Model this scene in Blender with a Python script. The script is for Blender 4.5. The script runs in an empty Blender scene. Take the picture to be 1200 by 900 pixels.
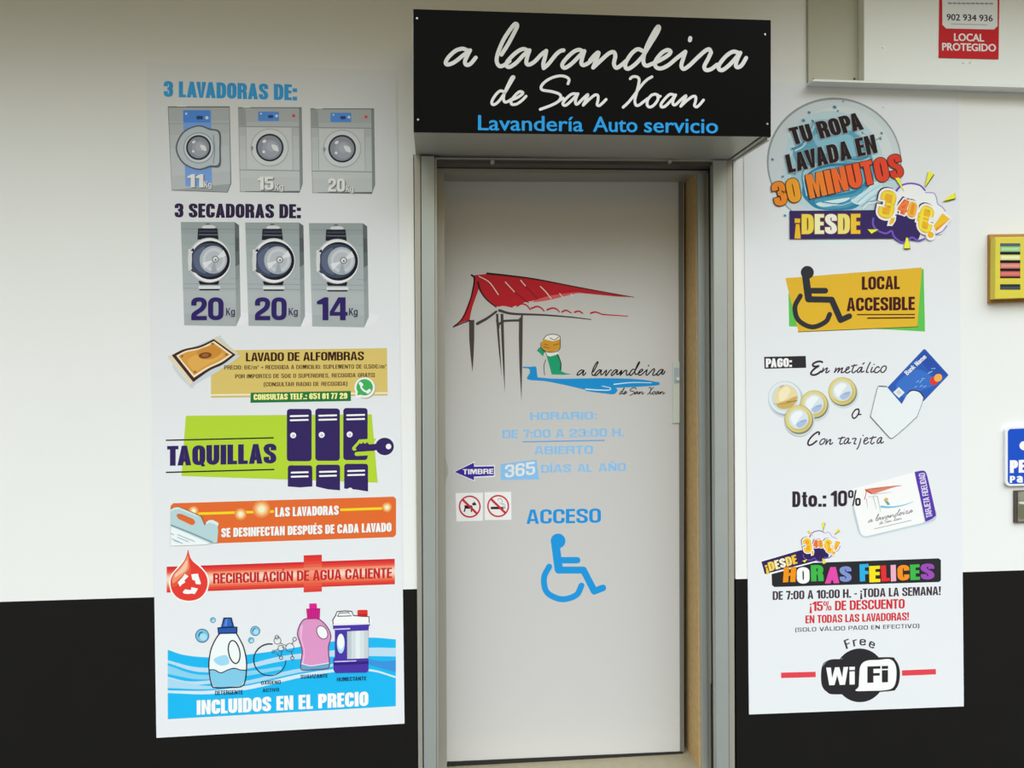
import bpy, math
from mathutils import Vector, Matrix
from mathutils.geometry import tessellate_polygon

# ------------------------------------------------------------------ camera, world, exposure
scene = bpy.context.scene
COL = scene.collection
FOCAL = 925.0                      # focal length in pixels of a 1200 px wide frame
CX, CY = 600.0, 450.0
DIST, EYE = 2.80, 1.49             # distance to the facade, eye height
_d = Vector((508 - CX, 442 - CY, FOCAL)).normalized()      # the facade's normal (+Y) seen from the camera
_dn = Vector((0.0090, 1.0, 0.0)); _dn -= _d * _dn.dot(_d); _dn.normalize()
_r = _dn.cross(_d)
cam_data = bpy.data.cameras.new('camera')
cam_data.sensor_width = 36.0
cam_data.lens = 36.0 * FOCAL / 1200.0
cam_data.clip_start = 0.05
cam = bpy.data.objects.new('camera', cam_data)
COL.objects.link(cam)
e1 = Vector((_r.x, _d.x, -_dn.x)); e2 = Vector((_r.y, _d.y, -_dn.y)); e3 = Vector((_r.z, _d.z, -_dn.z))
m = Matrix.Identity(4)
for i in range(3):
    m[i][0] = e1[i]; m[i][1] = -e2[i]; m[i][2] = -e3[i]
m.translation = Vector((0.0, -DIST, EYE))
cam.matrix_world = m
scene.camera = cam

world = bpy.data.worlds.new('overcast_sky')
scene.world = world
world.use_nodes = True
wn = world.node_tree.nodes; wl = world.node_tree.links
bg = wn['Background']
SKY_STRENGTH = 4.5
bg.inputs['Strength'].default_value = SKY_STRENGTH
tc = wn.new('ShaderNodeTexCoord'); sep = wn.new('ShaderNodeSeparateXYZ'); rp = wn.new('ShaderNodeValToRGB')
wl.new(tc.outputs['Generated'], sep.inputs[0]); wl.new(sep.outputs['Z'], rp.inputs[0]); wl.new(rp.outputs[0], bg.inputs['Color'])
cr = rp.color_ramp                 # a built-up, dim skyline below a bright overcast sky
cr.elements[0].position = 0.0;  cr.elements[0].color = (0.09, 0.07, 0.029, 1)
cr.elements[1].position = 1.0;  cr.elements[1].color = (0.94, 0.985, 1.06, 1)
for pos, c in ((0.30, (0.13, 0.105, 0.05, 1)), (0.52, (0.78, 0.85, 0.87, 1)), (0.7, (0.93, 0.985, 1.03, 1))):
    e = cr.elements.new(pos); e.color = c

vs = scene.view_settings
scene.display_settings.display_device = 'sRGB'
vs.view_transform = 'Standard'; vs.look = 'None'; vs.gamma = 1.0; vs.use_curve_mapping = False
vs.exposure = 0.0

# ------------------------------------------------------------------ pixels to points on a plane of the place
def P(px, py, y0):
    q = Vector(((px - CX) / FOCAL, (py - CY) / FOCAL, 1.0))
    dx, dy, dz = q.dot(_r), q.dot(_d), -q.dot(_dn)
    t = (y0 + DIST) / dy
    return Vector((dx * t, y0, EYE + dz * t))

# ------------------------------------------------------------------ materials
def lin(c):
    c /= 255.0
    return c / 12.92 if c <= 0.04045 else ((c + 0.055) / 1.055) ** 2.4
def hexlin(h, gain=1.0):
    g = gain if isinstance(gain, tuple) else (gain,) * 3
    return tuple(max(0.0, min(0.86, lin(int(h[i:i + 2], 16)) * g[k])) for k, i in enumerate((1, 3, 5)))
MATS = {}
def mat(name, color, rough=0.5, metal=0.0, spec=0.5, bump=None, vary=None, coat=0.0):
    """A procedural principled material; bump=(scale, strength), vary=(scale, amount)."""
    if name in MATS: return MATS[name]
    mt = bpy.data.materials.new(name); mt.use_nodes = True
    n = mt.node_tree.nodes; l = mt.node_tree.links
    b = n['Principled BSDF']
    b.inputs['Base Color'].default_value = (*color, 1)
    b.inputs['Roughness'].default_value = rough
    b.inputs['Metallic'].default_value = metal
    b.inputs['Specular IOR Level'].default_value = spec
    b.inputs['Coat Weight'].default_value = coat
    b.inputs['Coat Roughness'].default_value = 0.05
    if bump or vary:
        t = n.new('ShaderNodeTexCoord')
    if bump:
        nz = n.new('ShaderNodeTexNoise'); nz.inputs['Scale'].default_value = bump[0]; nz.inputs['Detail'].default_value = 4
        bp = n.new('ShaderNodeBump'); bp.inputs['Strength'].default_value = bump[1]; bp.inputs['Distance'].default_value = 0.002
        l.new(t.outputs['Object'], nz.inputs['Vector']); l.new(nz.outputs['Fac'], bp.inputs['Height']); l.new(bp.outputs['Normal'], b.inputs['Normal'])
    if vary:
        nv = n.new('ShaderNodeTexNoise'); nv.inputs['Scale'].default_value = vary[0]; nv.inputs['Detail'].default_value = 3
        mp = n.new('ShaderNodeMapRange'); mp.inputs['To Min'].default_value = 1 - vary[1]; mp.inputs['To Max'].default_value = 1 + vary[1]
        mx = n.new('ShaderNodeVectorMath'); mx.operation = 'SCALE'; mx.inputs[0].default_value = color
        l.new(t.outputs['Object'], nv.inputs['Vector']); l.new(nv.outputs['Fac'], mp.inputs['Value'])
        l.new(mp.outputs[0], mx.inputs['Scale']); l.new(mx.outputs[0], b.inputs['Base Color'])
    MATS[name] = mt
    return mt
def ink(h, gain=1.0, rough=0.45, spec=0.12):
    c = hexlin(h, gain)
    key = 'ink_%02x%02x%02x' % tuple(int(round(v * 255)) for v in c) + ('' if rough == 0.45 else '_%d' % int(rough * 100))
    return mat(key, c, rough=rough, spec=spec)

# ------------------------------------------------------------------ lettering from the built-in font
_GL = {}
def glyphs(s):
    if s in _GL: return _GL[s]
    cu = bpy.data.curves.new('tmp', 'FONT'); cu.body = s; cu.size = 1.0; cu.resolution_u = 3
    ob = bpy.data.objects.new('tmp', cu); COL.objects.link(ob)
    dg = bpy.context.evaluated_depsgraph_get(); dg.update()
    ev = ob.evaluated_get(dg); me = ev.to_mesh()
    v = [(p.co.x, p.co.y) for p in me.vertices]; f = [tuple(p.vertices) for p in me.polygons]
    ev.to_mesh_clear()
    bpy.data.objects.remove(ob); bpy.data.curves.remove(cu)
    _GL[s] = (v, f)
    return _GL[s]
def capheight(): 
    return max(p[1] for p in glyphs('H')[0])

# ------------------------------------------------------------------ flat artwork on a plane of the place
EPS = 0.00007
def catmull(pts, n=6, closed=False):
    out = []; k = len(pts)
    rng = range(k if closed else k - 1)
    for i in rng:
        p1 = pts[i]; p2 = pts[(i + 1) % k]
        p0 = pts[(i - 1) % k] if (closed or i > 0) else (2 * p1[0] - p2[0], 2 * p1[1] - p2[1])
        p3 = pts[(i + 2) % k] if (closed or i + 2 < k) else (2 * p2[0] - p1[0], 2 * p2[1] - p1[1])
        for j in range(n):
            t = j / n
            out.append(tuple(0.5 * ((2 * p1[a]) + (-p0[a] + p2[a]) * t + (2 * p0[a] - 5 * p1[a] + 4 * p2[a] - p3[a]) * t * t
                                    + (-p0[a] + 3 * p1[a] - 3 * p2[a] + p3[a]) * t ** 3) for a in (0, 1)))
    if not closed: out.append(tuple(pts[-1]))
    return out

class Art:
    """Collects flat coloured shapes (given in the photo's pixels, or in a magnified view of them) on a plane y=surf."""
    def __init__(self, surf, view=(0, 0, 1), gain=1.0, base=1, rough=0.45, turn=None):
        self.surf = surf; self.view = view; self.gain = gain; self.L = base; self.rough = rough; self.turn = turn
        self.v = []; self.f = []; self.fm = []; self.mats = []; self.n = 0
    def at(self, x, y, s): self.view = (x, y, s); return self
    def up(self, k=1): self.L += k; return self
    def pt(self, x, y, lift=0.0):
        if self.turn:
            an, ax, ay = self.turn; c, s = math.cos(an), math.sin(an)
            x, y = ax + (x - ax) * c - (y - ay) * s, ay + (x - ax) * s + (y - ay) * c
        return P(self.view[0] + x / self.view[2], self.view[1] + y / self.view[2], self.surf - EPS * self.L - lift)
    def _m(self, color):
        mt = color if not isinstance(color, str) else ink(color, self.gain, self.rough)
        if mt not in self.mats: self.mats.append(mt)
        return self.mats.index(mt)
    def add(self, color, verts, faces, climb=0):
        o = len(self.v); k = self._m(color)
        self.n += 1; l0 = (self.n % 16) * 3e-6           # overlapping strokes lie on each other, never in one plane
        if climb: self.v += [self.pt(p[0], p[1], l0 + 5e-6 * (i % climb) / climb) for i, p in enumerate(verts)]
        else: self.v += [self.pt(p[0], p[1], l0) for p in verts]
        for f in faces: self.f.append(tuple(i + o for i in f)); self.fm.append(k)
    def poly(self, color, pts, holes=()):
        loops = [[Vector((p[0], p[1], 0)) for p in l] for l in (pts, *holes)]
        flat = [(p.x, p.y) for l in loops for p in l]
        self.add(color, flat, [tuple(t) for t in tessellate_polygon(loops)])
        self.up(); return self
    def smooth(self, color, pts, n=6, holes=()):
        return self.poly(color, catmull(pts, n, True), holes)
    def rect(self, color, x0, y0, x1, y1):
        return self.poly(color, [(x0, y0), (x1, y0), (x1, y1), (x0, y1)])
    def ell(self, color, cx, cy, rx, ry=None, rot=0.0, n=36):
        return self.poly(color, ellpts(cx, cy, rx, ry, rot, n))
    def ring(self, color, cx, cy, rx, ry, w, n=44):
        return self.poly(color, ellpts(cx, cy, rx + w / 2, ry + w / 2, 0, n), [ellpts(cx, cy, rx - w / 2, ry - w / 2, 0, n)])
    def rrect(self, color, x0, y0, x1, y1, r, skew=0.0):
        pts = rrpts(x0, y0, x1, y1, r)
        return self.poly(color, [(x, y + skew * (x - x0)) for x, y in pts])
    def bands(self, quad, cols, n=1):
        """A printed colour run from the quad's first edge (p0,p1) to the opposite edge (p3,p2)."""
        a, b, c, d = quad; k = len(cols)
        for i, co in enumerate(cols):
            t0, t1 = i / k, (i + 1) / k
            L = lambda p, q, t: (p[0] + (q[0] - p[0]) * t, p[1] + (q[1] - p[1]) * t)
            self.add(co, [L(a, d, t0), L(b, c, t0), L(b, c, t1), L(a, d, t1)], [(0, 1, 2, 3)])
        self.up(); return self
    def stroke(self, color, pts, w, w2=None, smooth=True, n=6, closed=False, cap=True):
        q = catmull(pts, n, closed) if smooth else list(pts)
        w2 = w if w2 is None else w2
        k = len(q); L = []; R = []
        for i in range(k):
            a = q[(i - 1) % k] if (closed or i > 0) else q[i]; b = q[(i + 1) % k] if (closed or i < k - 1) else q[i]
            tx, ty = b[0] - a[0], b[1] - a[1]; ln = math.hypot(tx, ty) or 1.0
            h = (w + (w2 - w) * i / max(1, k - 1)) / 2
            nx, ny = -ty / ln * h, tx / ln * h
            L.append((q[i][0] + nx, q[i][1] + ny)); R.append((q[i][0] - nx, q[i][1] - ny))
        v = L + R
        f = [(i, i + 1, k + i + 1, k + i) for i in range(k - 1)]
        if closed: f.append((k - 1, 0, k, 2 * k - 1))
        self.add(color, v, f, climb=k)
        if not smooth and not closed:
            for i in range(1, k - 1): self._disc(color, q[i], (w + (w2 - w) * i / (k - 1)) / 2)
        if cap and not closed:
            self._disc(color, q[0], w / 2); self._disc(color, q[-1], w2 / 2)
        self.up(); return self
    def _disc(self, color, p, r):
        if r < 1e-6: return
        pts = ellpts(p[0], p[1], r, r, 0, 12)
        self.add(color, pts, [tuple(range(12))])
    def type(self, color, s, p0, p1, h, bold=(0.0, 0.0), up=None, outline=None, charcols=None):
        """Letters filling the baseline p0..p1 with cap height h; bold thickens strokes by parts of h."""
        v, f = glyphs(s)
        x0 = min(p[0] for p in v); x1 = max(p[0] for p in v); ch = capheight()
        ux, uy = (p1[0] - p0[0]), (p1[1] - p0[1])
        if up is None: up = (0.0, -h)
        if outline:
            oc, ow = outline
            self._text(oc, v, f, x0, x1, ch, p0, (ux, uy), up, (bold[0] + ow, bold[1] + ow), h); self.up()
        if charcols:
            edges = []; k = 0
            for i in range(1, len(s) + 1):
                if s[i - 1] == ' ': continue
                edges.append((max(p[0] for p in glyphs(s[:i])[0]), charcols[k % len(charcols)])); k += 1
            buckets = {}
            for fc in f:
                cx = sum(v[i][0] for i in fc) / len(fc)
                for e, c in edges:
                    if cx <= e + 1e-4: buckets.setdefault(c, []).append(fc); break
            for c, fs in buckets.items(): self._text(c, v, fs, x0, x1, ch, p0, (ux, uy), up, bold, h)
        else:
            self._text(color, v, f, x0, x1, ch, p0, (ux, uy), up, bold, h)
        self.up(); return self
    def text(self, color, txt, p0, p1, h, **kw):
        return block(self, color, txt, p0, p1, h, **kw)
    def _text(self, color, v, f, x0, x1, ch, p0, u, up, bold, h):
        ul = math.hypot(*u) or 1.0
        bx, by = bold[0] * h, bold[1] * h
        offs = [(0, 0)]
        if bx or by:
            offs += [(bx, 0), (-bx, 0)]
            if by: offs += [(0, by), (0, -by), (bx * .7, by * .7), (-bx * .7, by * .7), (bx * .7, -by * .7), (-bx * .7, -by * .7)]
        uh = (u[0] / ul, u[1] / ul); upl = math.hypot(*up); vh = (up[0] / upl, up[1] / upl)
        used = sorted({i for fc in f for i in fc}); idx = {g: k for k, g in enumerate(used)}
        ff = [tuple(idx[i] for i in fc) for fc in f]
        for ox, oy in offs:
            pts = []
            for i in used:
                x, y = v[i]
                t = (x - x0) / (x1 - x0); k = y / ch
                pts.append((p0[0] + u[0] * t + up[0] * k + uh[0] * ox + vh[0] * oy, p0[1] + u[1] * t + up[1] * k + uh[1] * ox + vh[1] * oy))
            self.add(color, pts, ff)
    def build(self, name, parent=None, origin=None):
        org = origin if origin is not None else (Vector(parent['_o']) if parent else Vector((0, 0, 0)))
        me = bpy.data.meshes.new(name)
        me.from_pydata([tuple(p - org) for p in self.v], [], self.f)
        for mt in self.mats: me.materials.append(mt)
        me.polygons.foreach_set('material_index', self.fm)
        # every face looks out of the wall
        me.update()
        flip = [p.index for p in me.polygons if p.normal.y > 0]
        if flip:
            import bmesh
            bm = bmesh.new(); bm.from_mesh(me); bm.faces.ensure_lookup_table()
            bmesh.ops.reverse_faces(bm, faces=[bm.faces[i] for i in flip]); bm.to_mesh(me); bm.free()
        return link(name, me, parent, None if parent else org)

def ellpts(cx, cy, rx, ry=None, rot=0.0, n=36):
    ry = rx if ry is None else ry
    c, s = math.cos(rot), math.sin(rot)
    return [(cx + rx * math.cos(a) * c - ry * math.sin(a) * s, cy + rx * math.cos(a) * s + ry * math.sin(a) * c)
            for a in (2 * math.pi * i / n for i in range(n))]
def rrpts(x0, y0, x1, y1, r, n=5):
    out = []
    for cx, cy, a0 in ((x1 - r, y0 + r, -90), (x1 - r, y1 - r, 0), (x0 + r, y1 - r, 90), (x0 + r, y0 + r, 180)):
        for i in range(n + 1):
            a = math.radians(a0 + 90 * i / n); out.append((cx + r * math.cos(a), cy + r * math.sin(a)))
    return out

# ------------------------------------------------------------------ objects
def link(name, me, parent=None, loc=None):
    o = bpy.data.objects.new(name, me); COL.objects.link(o)
    if parent is not None: o.parent = parent
    if loc is not None: o.location = loc
    o['_o'] = tuple(loc) if loc is not None else (tuple(parent['_o']) if parent else (0, 0, 0))
    return o
def empty(name, loc):
    o = bpy.data.objects.new(name, None); COL.objects.link(o); o.location = loc; o['_o'] = tuple(loc)
    o.empty_display_size = 0.05
    return o
def tag(o, label, cat, group=None):
    o['label'] = label; o['category'] = cat
    if group: o['group'] = group
    return o
def structure(o):
    o['kind'] = 'structure'; return o

class Solid:
    """Boxes, prisms and discs with real depth, joined into one mesh."""
    def __init__(self): self.v = []; self.f = []; self.fm = []; self.mats = []
    def _m(self, mt):
        if mt not in self.mats: self.mats.append(mt)
        return self.mats.index(mt)
    def box(self, mt, lo, hi):
        x0, y0, z0 = lo; x1, y1, z1 = hi
        return self.hexa(mt, [(x0, y0, z0), (x1, y0, z0), (x1, y0, z1), (x0, y0, z1)], [(x0, y1, z0), (x1, y1, z0), (x1, y1, z1), (x0, y1, z1)])
    def hexa(self, mt, front, back, mats=None):
        """front and back: matching loops (bottom-left, bottom-right, top-right, top-left as seen from the street)."""
        o = len(self.v); n = len(front); k = self._m(mt)
        self.v += [Vector(p) for p in front] + [Vector(p) for p in back]
        self.f.append(tuple(o + i for i in range(n))); self.fm.append(k)
        self.f.append(tuple(o + n + i for i in reversed(range(n)))); self.fm.append(k)
        for i in range(n):
            j = (i + 1) % n
            self.f.append((o + j, o + i, o + n + i, o + n + j)); self.fm.append(k)
        return self
    def quad(self, mt, pts):
        o = len(self.v); self.v += [Vector(p) for p in pts]; self.f.append(tuple(range(o, o + len(pts)))); self.fm.append(self._m(mt)); return self
    def slab(self, mt, pix, yf, yb):
        """A plate whose front outline is given in pixels on y=yf, running straight back to y=yb."""
        fr = [P(x, y, yf) for x, y in pix]
        return self.hexa(mt, fr, [Vector((p.x, yb, p.z)) for p in fr])
    def cyl(self, mt, c, axis, r, length, n=20, r2=None):
        """A cylinder from c along axis."""
        a = Vector(axis).normalized(); u = a.orthogonal().normalized(); w = a.cross(u)
        r2 = r if r2 is None else r2
        A = [Vector(c) + (u * math.cos(t) + w * math.sin(t)) * r for t in (2 * math.pi * i / n for i in range(n))]
        B = [Vector(c) + a * length + (u * math.cos(t) + w * math.sin(t)) * r2 for t in (2 * math.pi * i / n for i in range(n))]
        return self.hexa(mt, list(reversed(A)), list(reversed(B)))
    def build(self, name, parent=None, origin=None, bevel=0.0, smooth=False):
        org = Vector(origin) if origin is not None else (Vector(parent['_o']) if parent else Vector((0, 0, 0)))
        me = bpy.data.meshes.new(name)
        me.from_pydata([tuple(p - org) for p in self.v], [], self.f)
        for mt in self.mats: me.materials.append(mt)
        me.polygons.foreach_set('material_index', self.fm)
        me.update()
        import bmesh
        bm = bmesh.new(); bm.from_mesh(me); bmesh.ops.recalc_face_normals(bm, faces=bm.faces); bm.to_mesh(me); bm.free()
        o = link(name, me, parent, None if parent else org)
        if bevel:
            b = o.modifiers.new('bevel', 'BEVEL'); b.width = bevel; b.segments = 2; b.limit_method = 'ANGLE'
        return o
# ------------------------------------------------------------------ a heavy condensed block alphabet, drawn with a broad pen
def roundpath(pts, closed):
    out = []; n = len(pts)
    for i, p in enumerate(pts):
        r = p[2] if len(p) > 2 else 0.0
        if r <= 0 or (not closed and i in (0, n - 1)): out.append((p[0], p[1])); continue
        a = pts[(i - 1) % n]; b = pts[(i + 1) % n]
        da = Vector((a[0] - p[0], a[1] - p[1])); db = Vector((b[0] - p[0], b[1] - p[1]))
        ra = min(r, da.length * .5); rb = min(r, db.length * .5)
        A = Vector(p[:2]) + da.normalized() * ra; B = Vector(p[:2]) + db.normalized() * rb
        for j in range(6):
            t = j / 5; q = A * (1 - t) ** 2 + Vector(p[:2]) * 2 * t * (1 - t) + B * t * t
            out.append((q.x, q.y))
    return out
def glyph(c, s, h, k):
    """-> (width, [('s', points, closed) | ('p', points, holes)]) with cap height 1, stem s, bar h, width factor k."""
    acc = {'Á': 'A', 'É': 'E', 'Í': 'I', 'Ó': 'O', 'Ú': 'U', 'Ñ': 'N'}
    if c in acc:
        w, it = glyph(acc[c], s, h, k)
        m_ = w / 2
        if c == 'Ñ': it = it + [('s', [(m_ - .14, 1.12), (m_ - .05, 1.18), (m_ + .05, 1.12), (m_ + .14, 1.18)], False)]
        else: it = it + [('p', [(m_ - .07, 1.07), (m_ + .04, 1.07), (m_ + .16, 1.24), (m_ - .01, 1.24)], [])]
        return w, it
    def W(x): return x * k
    B, T = h / 2, 1 - h / 2
    L = s / 2
    def std(w): return W(w), W(w) - s / 2
    q = min(.24, s * 1.1)
    if c in 'O0D':
        w, R = std(.54 if c != '0' else .52)
        if c == 'D': return w, [('s', [(L, B), (R, B, q * 1.2), (R, T, q * 1.2), (L, T)], True)]
        return w, [('s', [(L, B, q), (R, B, q), (R, T, q), (L, T, q)], True)]
    if c == 'Q':
        w, it = glyph('O', s, h, k); return w, it + [('p', [(w * .5, .2), (w * .72, .24), (w * 1.02, -.06), (w * .72, -.08)], [])]
    if c == 'C': w, R = std(.53); return w, [('s', [(R, .63), (R, T, q), (L, T, q), (L, B, q), (R, B, q), (R, .38)], False)]
    if c == 'G': w, R = std(.54); return w, [('s', [(R, .65), (R, T, q), (L, T, q), (L, B, q), (R, B, q), (R, .47), (w * .48, .47)], False)]
    if c == 'B': w, R = std(.54); return w, [('s', [(L, 0), (L, 1)], False), ('s', [(L, T), (R - .01, T, q), (R - .01, .52, q), (L, .52)], False), ('s', [(L, .52), (R, .52, q), (R, B, q), (L, B)], False)]
    if c == 'P': w, R = std(.52); return w, [('s', [(L, 0), (L, 1)], False), ('s', [(L, T), (R, T, q), (R, .45, q), (L, .45)], False)]
    if c == 'R': w, R = std(.54); return w, [('s', [(L, 0), (L, 1)], False), ('s', [(L, T), (R, T, q), (R, .5, q), (L, .5)], False), ('s', [(L, .5), (R, .5, q), (R, 0)], False)]
    if c == 'E': w = W(.42); return w, [('s', [(L, 0), (L, 1)], False)] + [('s', [(L, y), (w - (.02 if y == .52 else 0), y)], False) for y in (B, .52, T)]
    if c == 'F': w = W(.41); return w, [('s', [(L, 0), (L, 1)], False)] + [('s', [(L, y), (w - (.02 if y == .5 else 0), y)], False) for y in (.5, T)]
    if c == 'L': w = W(.40); return w, [('s', [(L, 0), (L, 1)], False), ('s', [(L, B), (w, B)], False)]
    if c == 'T': w = W(.47); return w, [('s', [(w / 2, 0), (w / 2, T)], False), ('s', [(0, T), (w, T)], False)]
    if c == 'H': w, R = std(.56); return w, [('s', [(L, 0), (L, 1)], False), ('s', [(R, 0), (R, 1)], False), ('s', [(L, .52), (R, .52)], False)]
    if c == 'I': return s * 1.04, [('s', [(s * .52, 0), (s * .52, 1)], False)]
    if c == 'J': w, R = std(.46); return w, [('s', [(R, 1), (R, B, q), (L, B, q), (L, .38)], False)]
    if c == 'U': w, R = std(.54); return w, [('s', [(L, 1), (L, B, q * 1.1), (R, B, q * 1.1), (R, 1)], False)]
    if c == 'S': w, R = std(.53); return w, [('s', [(R, .66), (R, T, q), (L, T, q), (L, .60, q), (R, .42, q), (R, B, q), (L, B, q), (L, .34)], False)]
    if c == 'A':
        w = W(.57); a = s * .96
        return w, [('p', [(0, 0), (w * .31, 1), (w * .69, 1), (w, 0), (w - a, 0), (w - a - .03, .19), (a + .03, .19), (a, 0)], [[(a + .055, .34), (w / 2, .86), (w - a - .055, .34)]])]
    if c == 'V': w = W(.56); a = s; return w, [('p', [(0, 1), (a, 1), (w / 2, .22), (w - a, 1), (w, 1), (w * .68, 0), (w * .32, 0)], [])]
    if c == 'W': w = W(.80); a = s * .9; return w, [('p', [(0, 1), (a, 1), (w * .27, .4), (w * .40, 1), (w * .60, 1), (w * .73, .4), (w - a, 1), (w, 1), (w * .86, 0), (w * .62, 0), (w * .5, .55), (w * .38, 0), (w * .14, 0)], [])]
    if c == 'M': w = W(.70); a = s * .88; return w, [('p', [(0, 0), (0, 1), (w * .38, 1), (w * .5, .52), (w * .62, 1), (w, 1), (w, 0), (w - a, 0), (w - a, .66), (w * .58, 0), (w * .42, 0), (a, .66), (a, 0)], [])]
    if c == 'N': w = W(.55); a = s * .92; return w, [('p', [(0, 0), (0, 1), (a, 1), (w - a, .45), (w - a, 1), (w, 1), (w, 0), (w - a, 0), (a, .55), (a, 0)], [])]
    if c == 'K': w = W(.57); a = s; return w, [('s', [(L, 0), (L, 1)], False), ('p', [(a, .38), (w - a - .02, 1), (w - .01, 1), (a + .12, .52)], []), ('p', [(a + .02, .62), (a + .14, .60), (w, 0), (w - a, 0), (a, .48)], [])]
    if c == 'X': w = W(.55); a = s; return w, [('p', [(0, 0), (a, 0), (w, 1), (w - a, 1)], []), ('p', [(0, 1), (a, 1), (w, 0), (w - a, 0)], [])]
    if c == 'Y': w = W(.53); a = s; return w, [('p', [(0, 1), (a, 1), (w / 2, .58), (w - a, 1), (w, 1), (w / 2 + a / 2, .4), (w / 2 + a / 2, 0), (w / 2 - a / 2, 0), (w / 2 - a / 2, .4)], [])]
    if c == 'Z': w = W(.44); return w, [('p', [(0, 1), (w, 1), (w, 1 - h), (s * .95, h), (w, h), (w, 0), (0, 0), (0, h), (w - s * .95, 1 - h), (0, 1 - h)], [])]
    if c == '1': w = W(.36); return w, [('p', [(w - s * 1.05, 0), (w - s * 1.05, .70), (0, .70), (0, .82), (w - s * .75, 1), (w, 1), (w, 0)], [])]
    if c == '2': w, R = std(.52); return w, [('s', [(L, .64), (L, T, q), (R, T, q), (R, .55, q), (L, .26, .1), (L, B)], False), ('s', [(L - s / 2, B), (w, B)], False)]
    if c == '3': w, R = std(.53); return w, [('s', [(L, .66), (L, T, q), (R, T, q), (R, .52, q * .8), (W(.2), .52)], False), ('s', [(W(.2), .52), (R, .52, q * .8), (R, B, q), (L, B, q), (L, .36)], False)]
    if c == '4': w = W(.56); a = s; return w, [('p', [(w - a - .07, 0), (w - .07, 0), (w - .07, .2), (w, .2), (w, .36), (w - .07, .36), (w - .07, 1), (w - a - .13, 1), (0, .36), (0, .2), (w - a - .07, .2)], [[(w - a - .07, .36), (.14 * k, .36), (w - a - .07, .76)]])]
    if c == '5': w, R = std(.53); return w, [('s', [(w - .03, T), (L, T), (L, .54)], False), ('s', [(L, .56), (R, .60, q), (R, B, q), (L, B, q), (L, .34)], False)]
    if c == '6': w, R = std(.53); return w, [('s', [(R, .70), (R, T, q), (L, T, q), (L, B, q), (R, B, q), (R, .57, q), (L, .54)], False)]
    if c == '9': w, R = std(.53); return w, [('s', [(L, .30), (L, B, q), (R, B, q), (R, T, q), (L, T, q), (L, .43, q), (R, .46)], False)]
    if c == '7': w = W(.44); return w, [('p', [(0, 1), (w, 1), (w, .84), (w * .66, 0), (w * .66 - s, 0), (w - s * .95, .82), (0, .82)], [])]
    if c == '8': w, R = std(.53); return w, [('s', [(L + .01, .52, q * .8), (R - .01, .52, q * .8), (R - .01, T, q), (L + .01, T, q)], True), ('s', [(L, B, q), (R, B, q), (R, .52, q * .8), (L, .52, q * .8)], True)]
    if c == '%':
        w = W(.72); z = s * .6
        return w, [('p', [(w * .32, 0), (w * .44, 0), (w * .68, 1), (w * .56, 1)], []), ('r', [(z / 2, .56, .1), (w * .36, .56, .1), (w * .36, 1 - z / 2, .1), (z / 2, 1 - z / 2, .1)], True), ('r', [(w * .64, z / 2, .1), (w - z / 2, z / 2, .1), (w - z / 2, .44, .1), (w * .64, .44, .1)], True)]
    if c == '€':
        w, R = std(.56); o = .06
        return w, [('s', [(R, .68), (R, T, q), (L + o, T, q), (L + o, B, q), (R, B, q), (R, .34)], False), ('r', [(0, .58), (w * .72, .58)], False), ('r', [(0, .42), (w * .70, .42)], False)]
    d = s * 1.05
    if c == '.': return d, [('p', [(0, 0), (d, 0), (d, d * .95), (0, d * .95)], [])]
    if c == ',': return d, [('p', [(0, 0), (.05, -.16), (d * .6, -.16), (d, 0), (d, d * .95), (0, d * .95)], [])]
    if c == ':': return d, [('p', [(0, 0), (d, 0), (d, d * .95), (0, d * .95)], []), ('p', [(0, .52), (d, .52), (d, .52 + d * .95), (0, .52 + d * .95)], [])]
    if c == '!': return d * 1.1, [('p', [(.01, 0), (d, 0), (d, d * .85), (.01, d * .85)], []), ('p', [(d * .25, .28), (d * .85, .28), (d * 1.1, 1), (0, 1)], [])]
    if c == '¡': return d * 1.1, [('p', [(.01, .78), (d, .78), (d, .78 - d * .85), (.01, .78 - d * .85)], []), ('p', [(d * .25, .5), (d * .85, .5), (d * 1.1, -.22), (0, -.22)], [])]
    if c == '-': return .26 * k, [('s', [(0, .42), (.26 * k, .42)], False)]
    if c == '+': return .4 * k, [('s', [(0, .45), (.4 * k, .45)], False), ('s', [(.2 * k, .22), (.2 * k, .68)], False)]
    if c == '/': return .32 * k, [('p', [(0, 0), (s * .7, 0), (.32 * k, 1), (.32 * k - s * .7, 1)], [])]
    if c == '(': return .24, [('s', [(.24, 1.04), (L, .85, .2), (L, .0, .2), (.24, -.16)], False)]
    if c == ')': return .24, [('s', [(0, 1.04), (.24 - L, .85, .2), (.24 - L, .0, .2), (0, -.16)], False)]
    if c == '²': return .26, [('r', [(.04, .86), (.06, .97, .05), (.2, .97, .05), (.2, .82, .05), (.05, .62), (.24, .62)], False)]
    x = .74                                            # small letters
    if c == 'o': w, R = std(.50); return w, [('s', [(L, B, q), (R, B, q), (R, x - B, q), (L, x - B, q)], True)]
    if c == 't': w = W(.32); c_ = w * .5; return w, [('s', [(c_, .95), (c_, B, .1), (w, B)], False), ('r', [(0, x - .06), (w, x - .06)], False)]
    if c == 'g': w, R = std(.50); return w, [('s', [(L, B + .04, q), (R, B + .04, q), (R, x - B, q), (L, x - B, q)], True), ('s', [(R, x), (R, -.16, q), (L, -.16, q), (L, -.05)], False)]
    if c == 'r': w = W(.36); return w, [('s', [(L, 0), (L, x)], False), ('s', [(L, x * .55), (L, x - B, q), (w, x - B)], False)]
    if c == 'e': w, R = std(.50); return w, [('s', [(R, .24), (R, B, q), (L, B, q), (L, x - B, q), (R, x - B, q), (R, .4), (L, .4)], False)]
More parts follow.
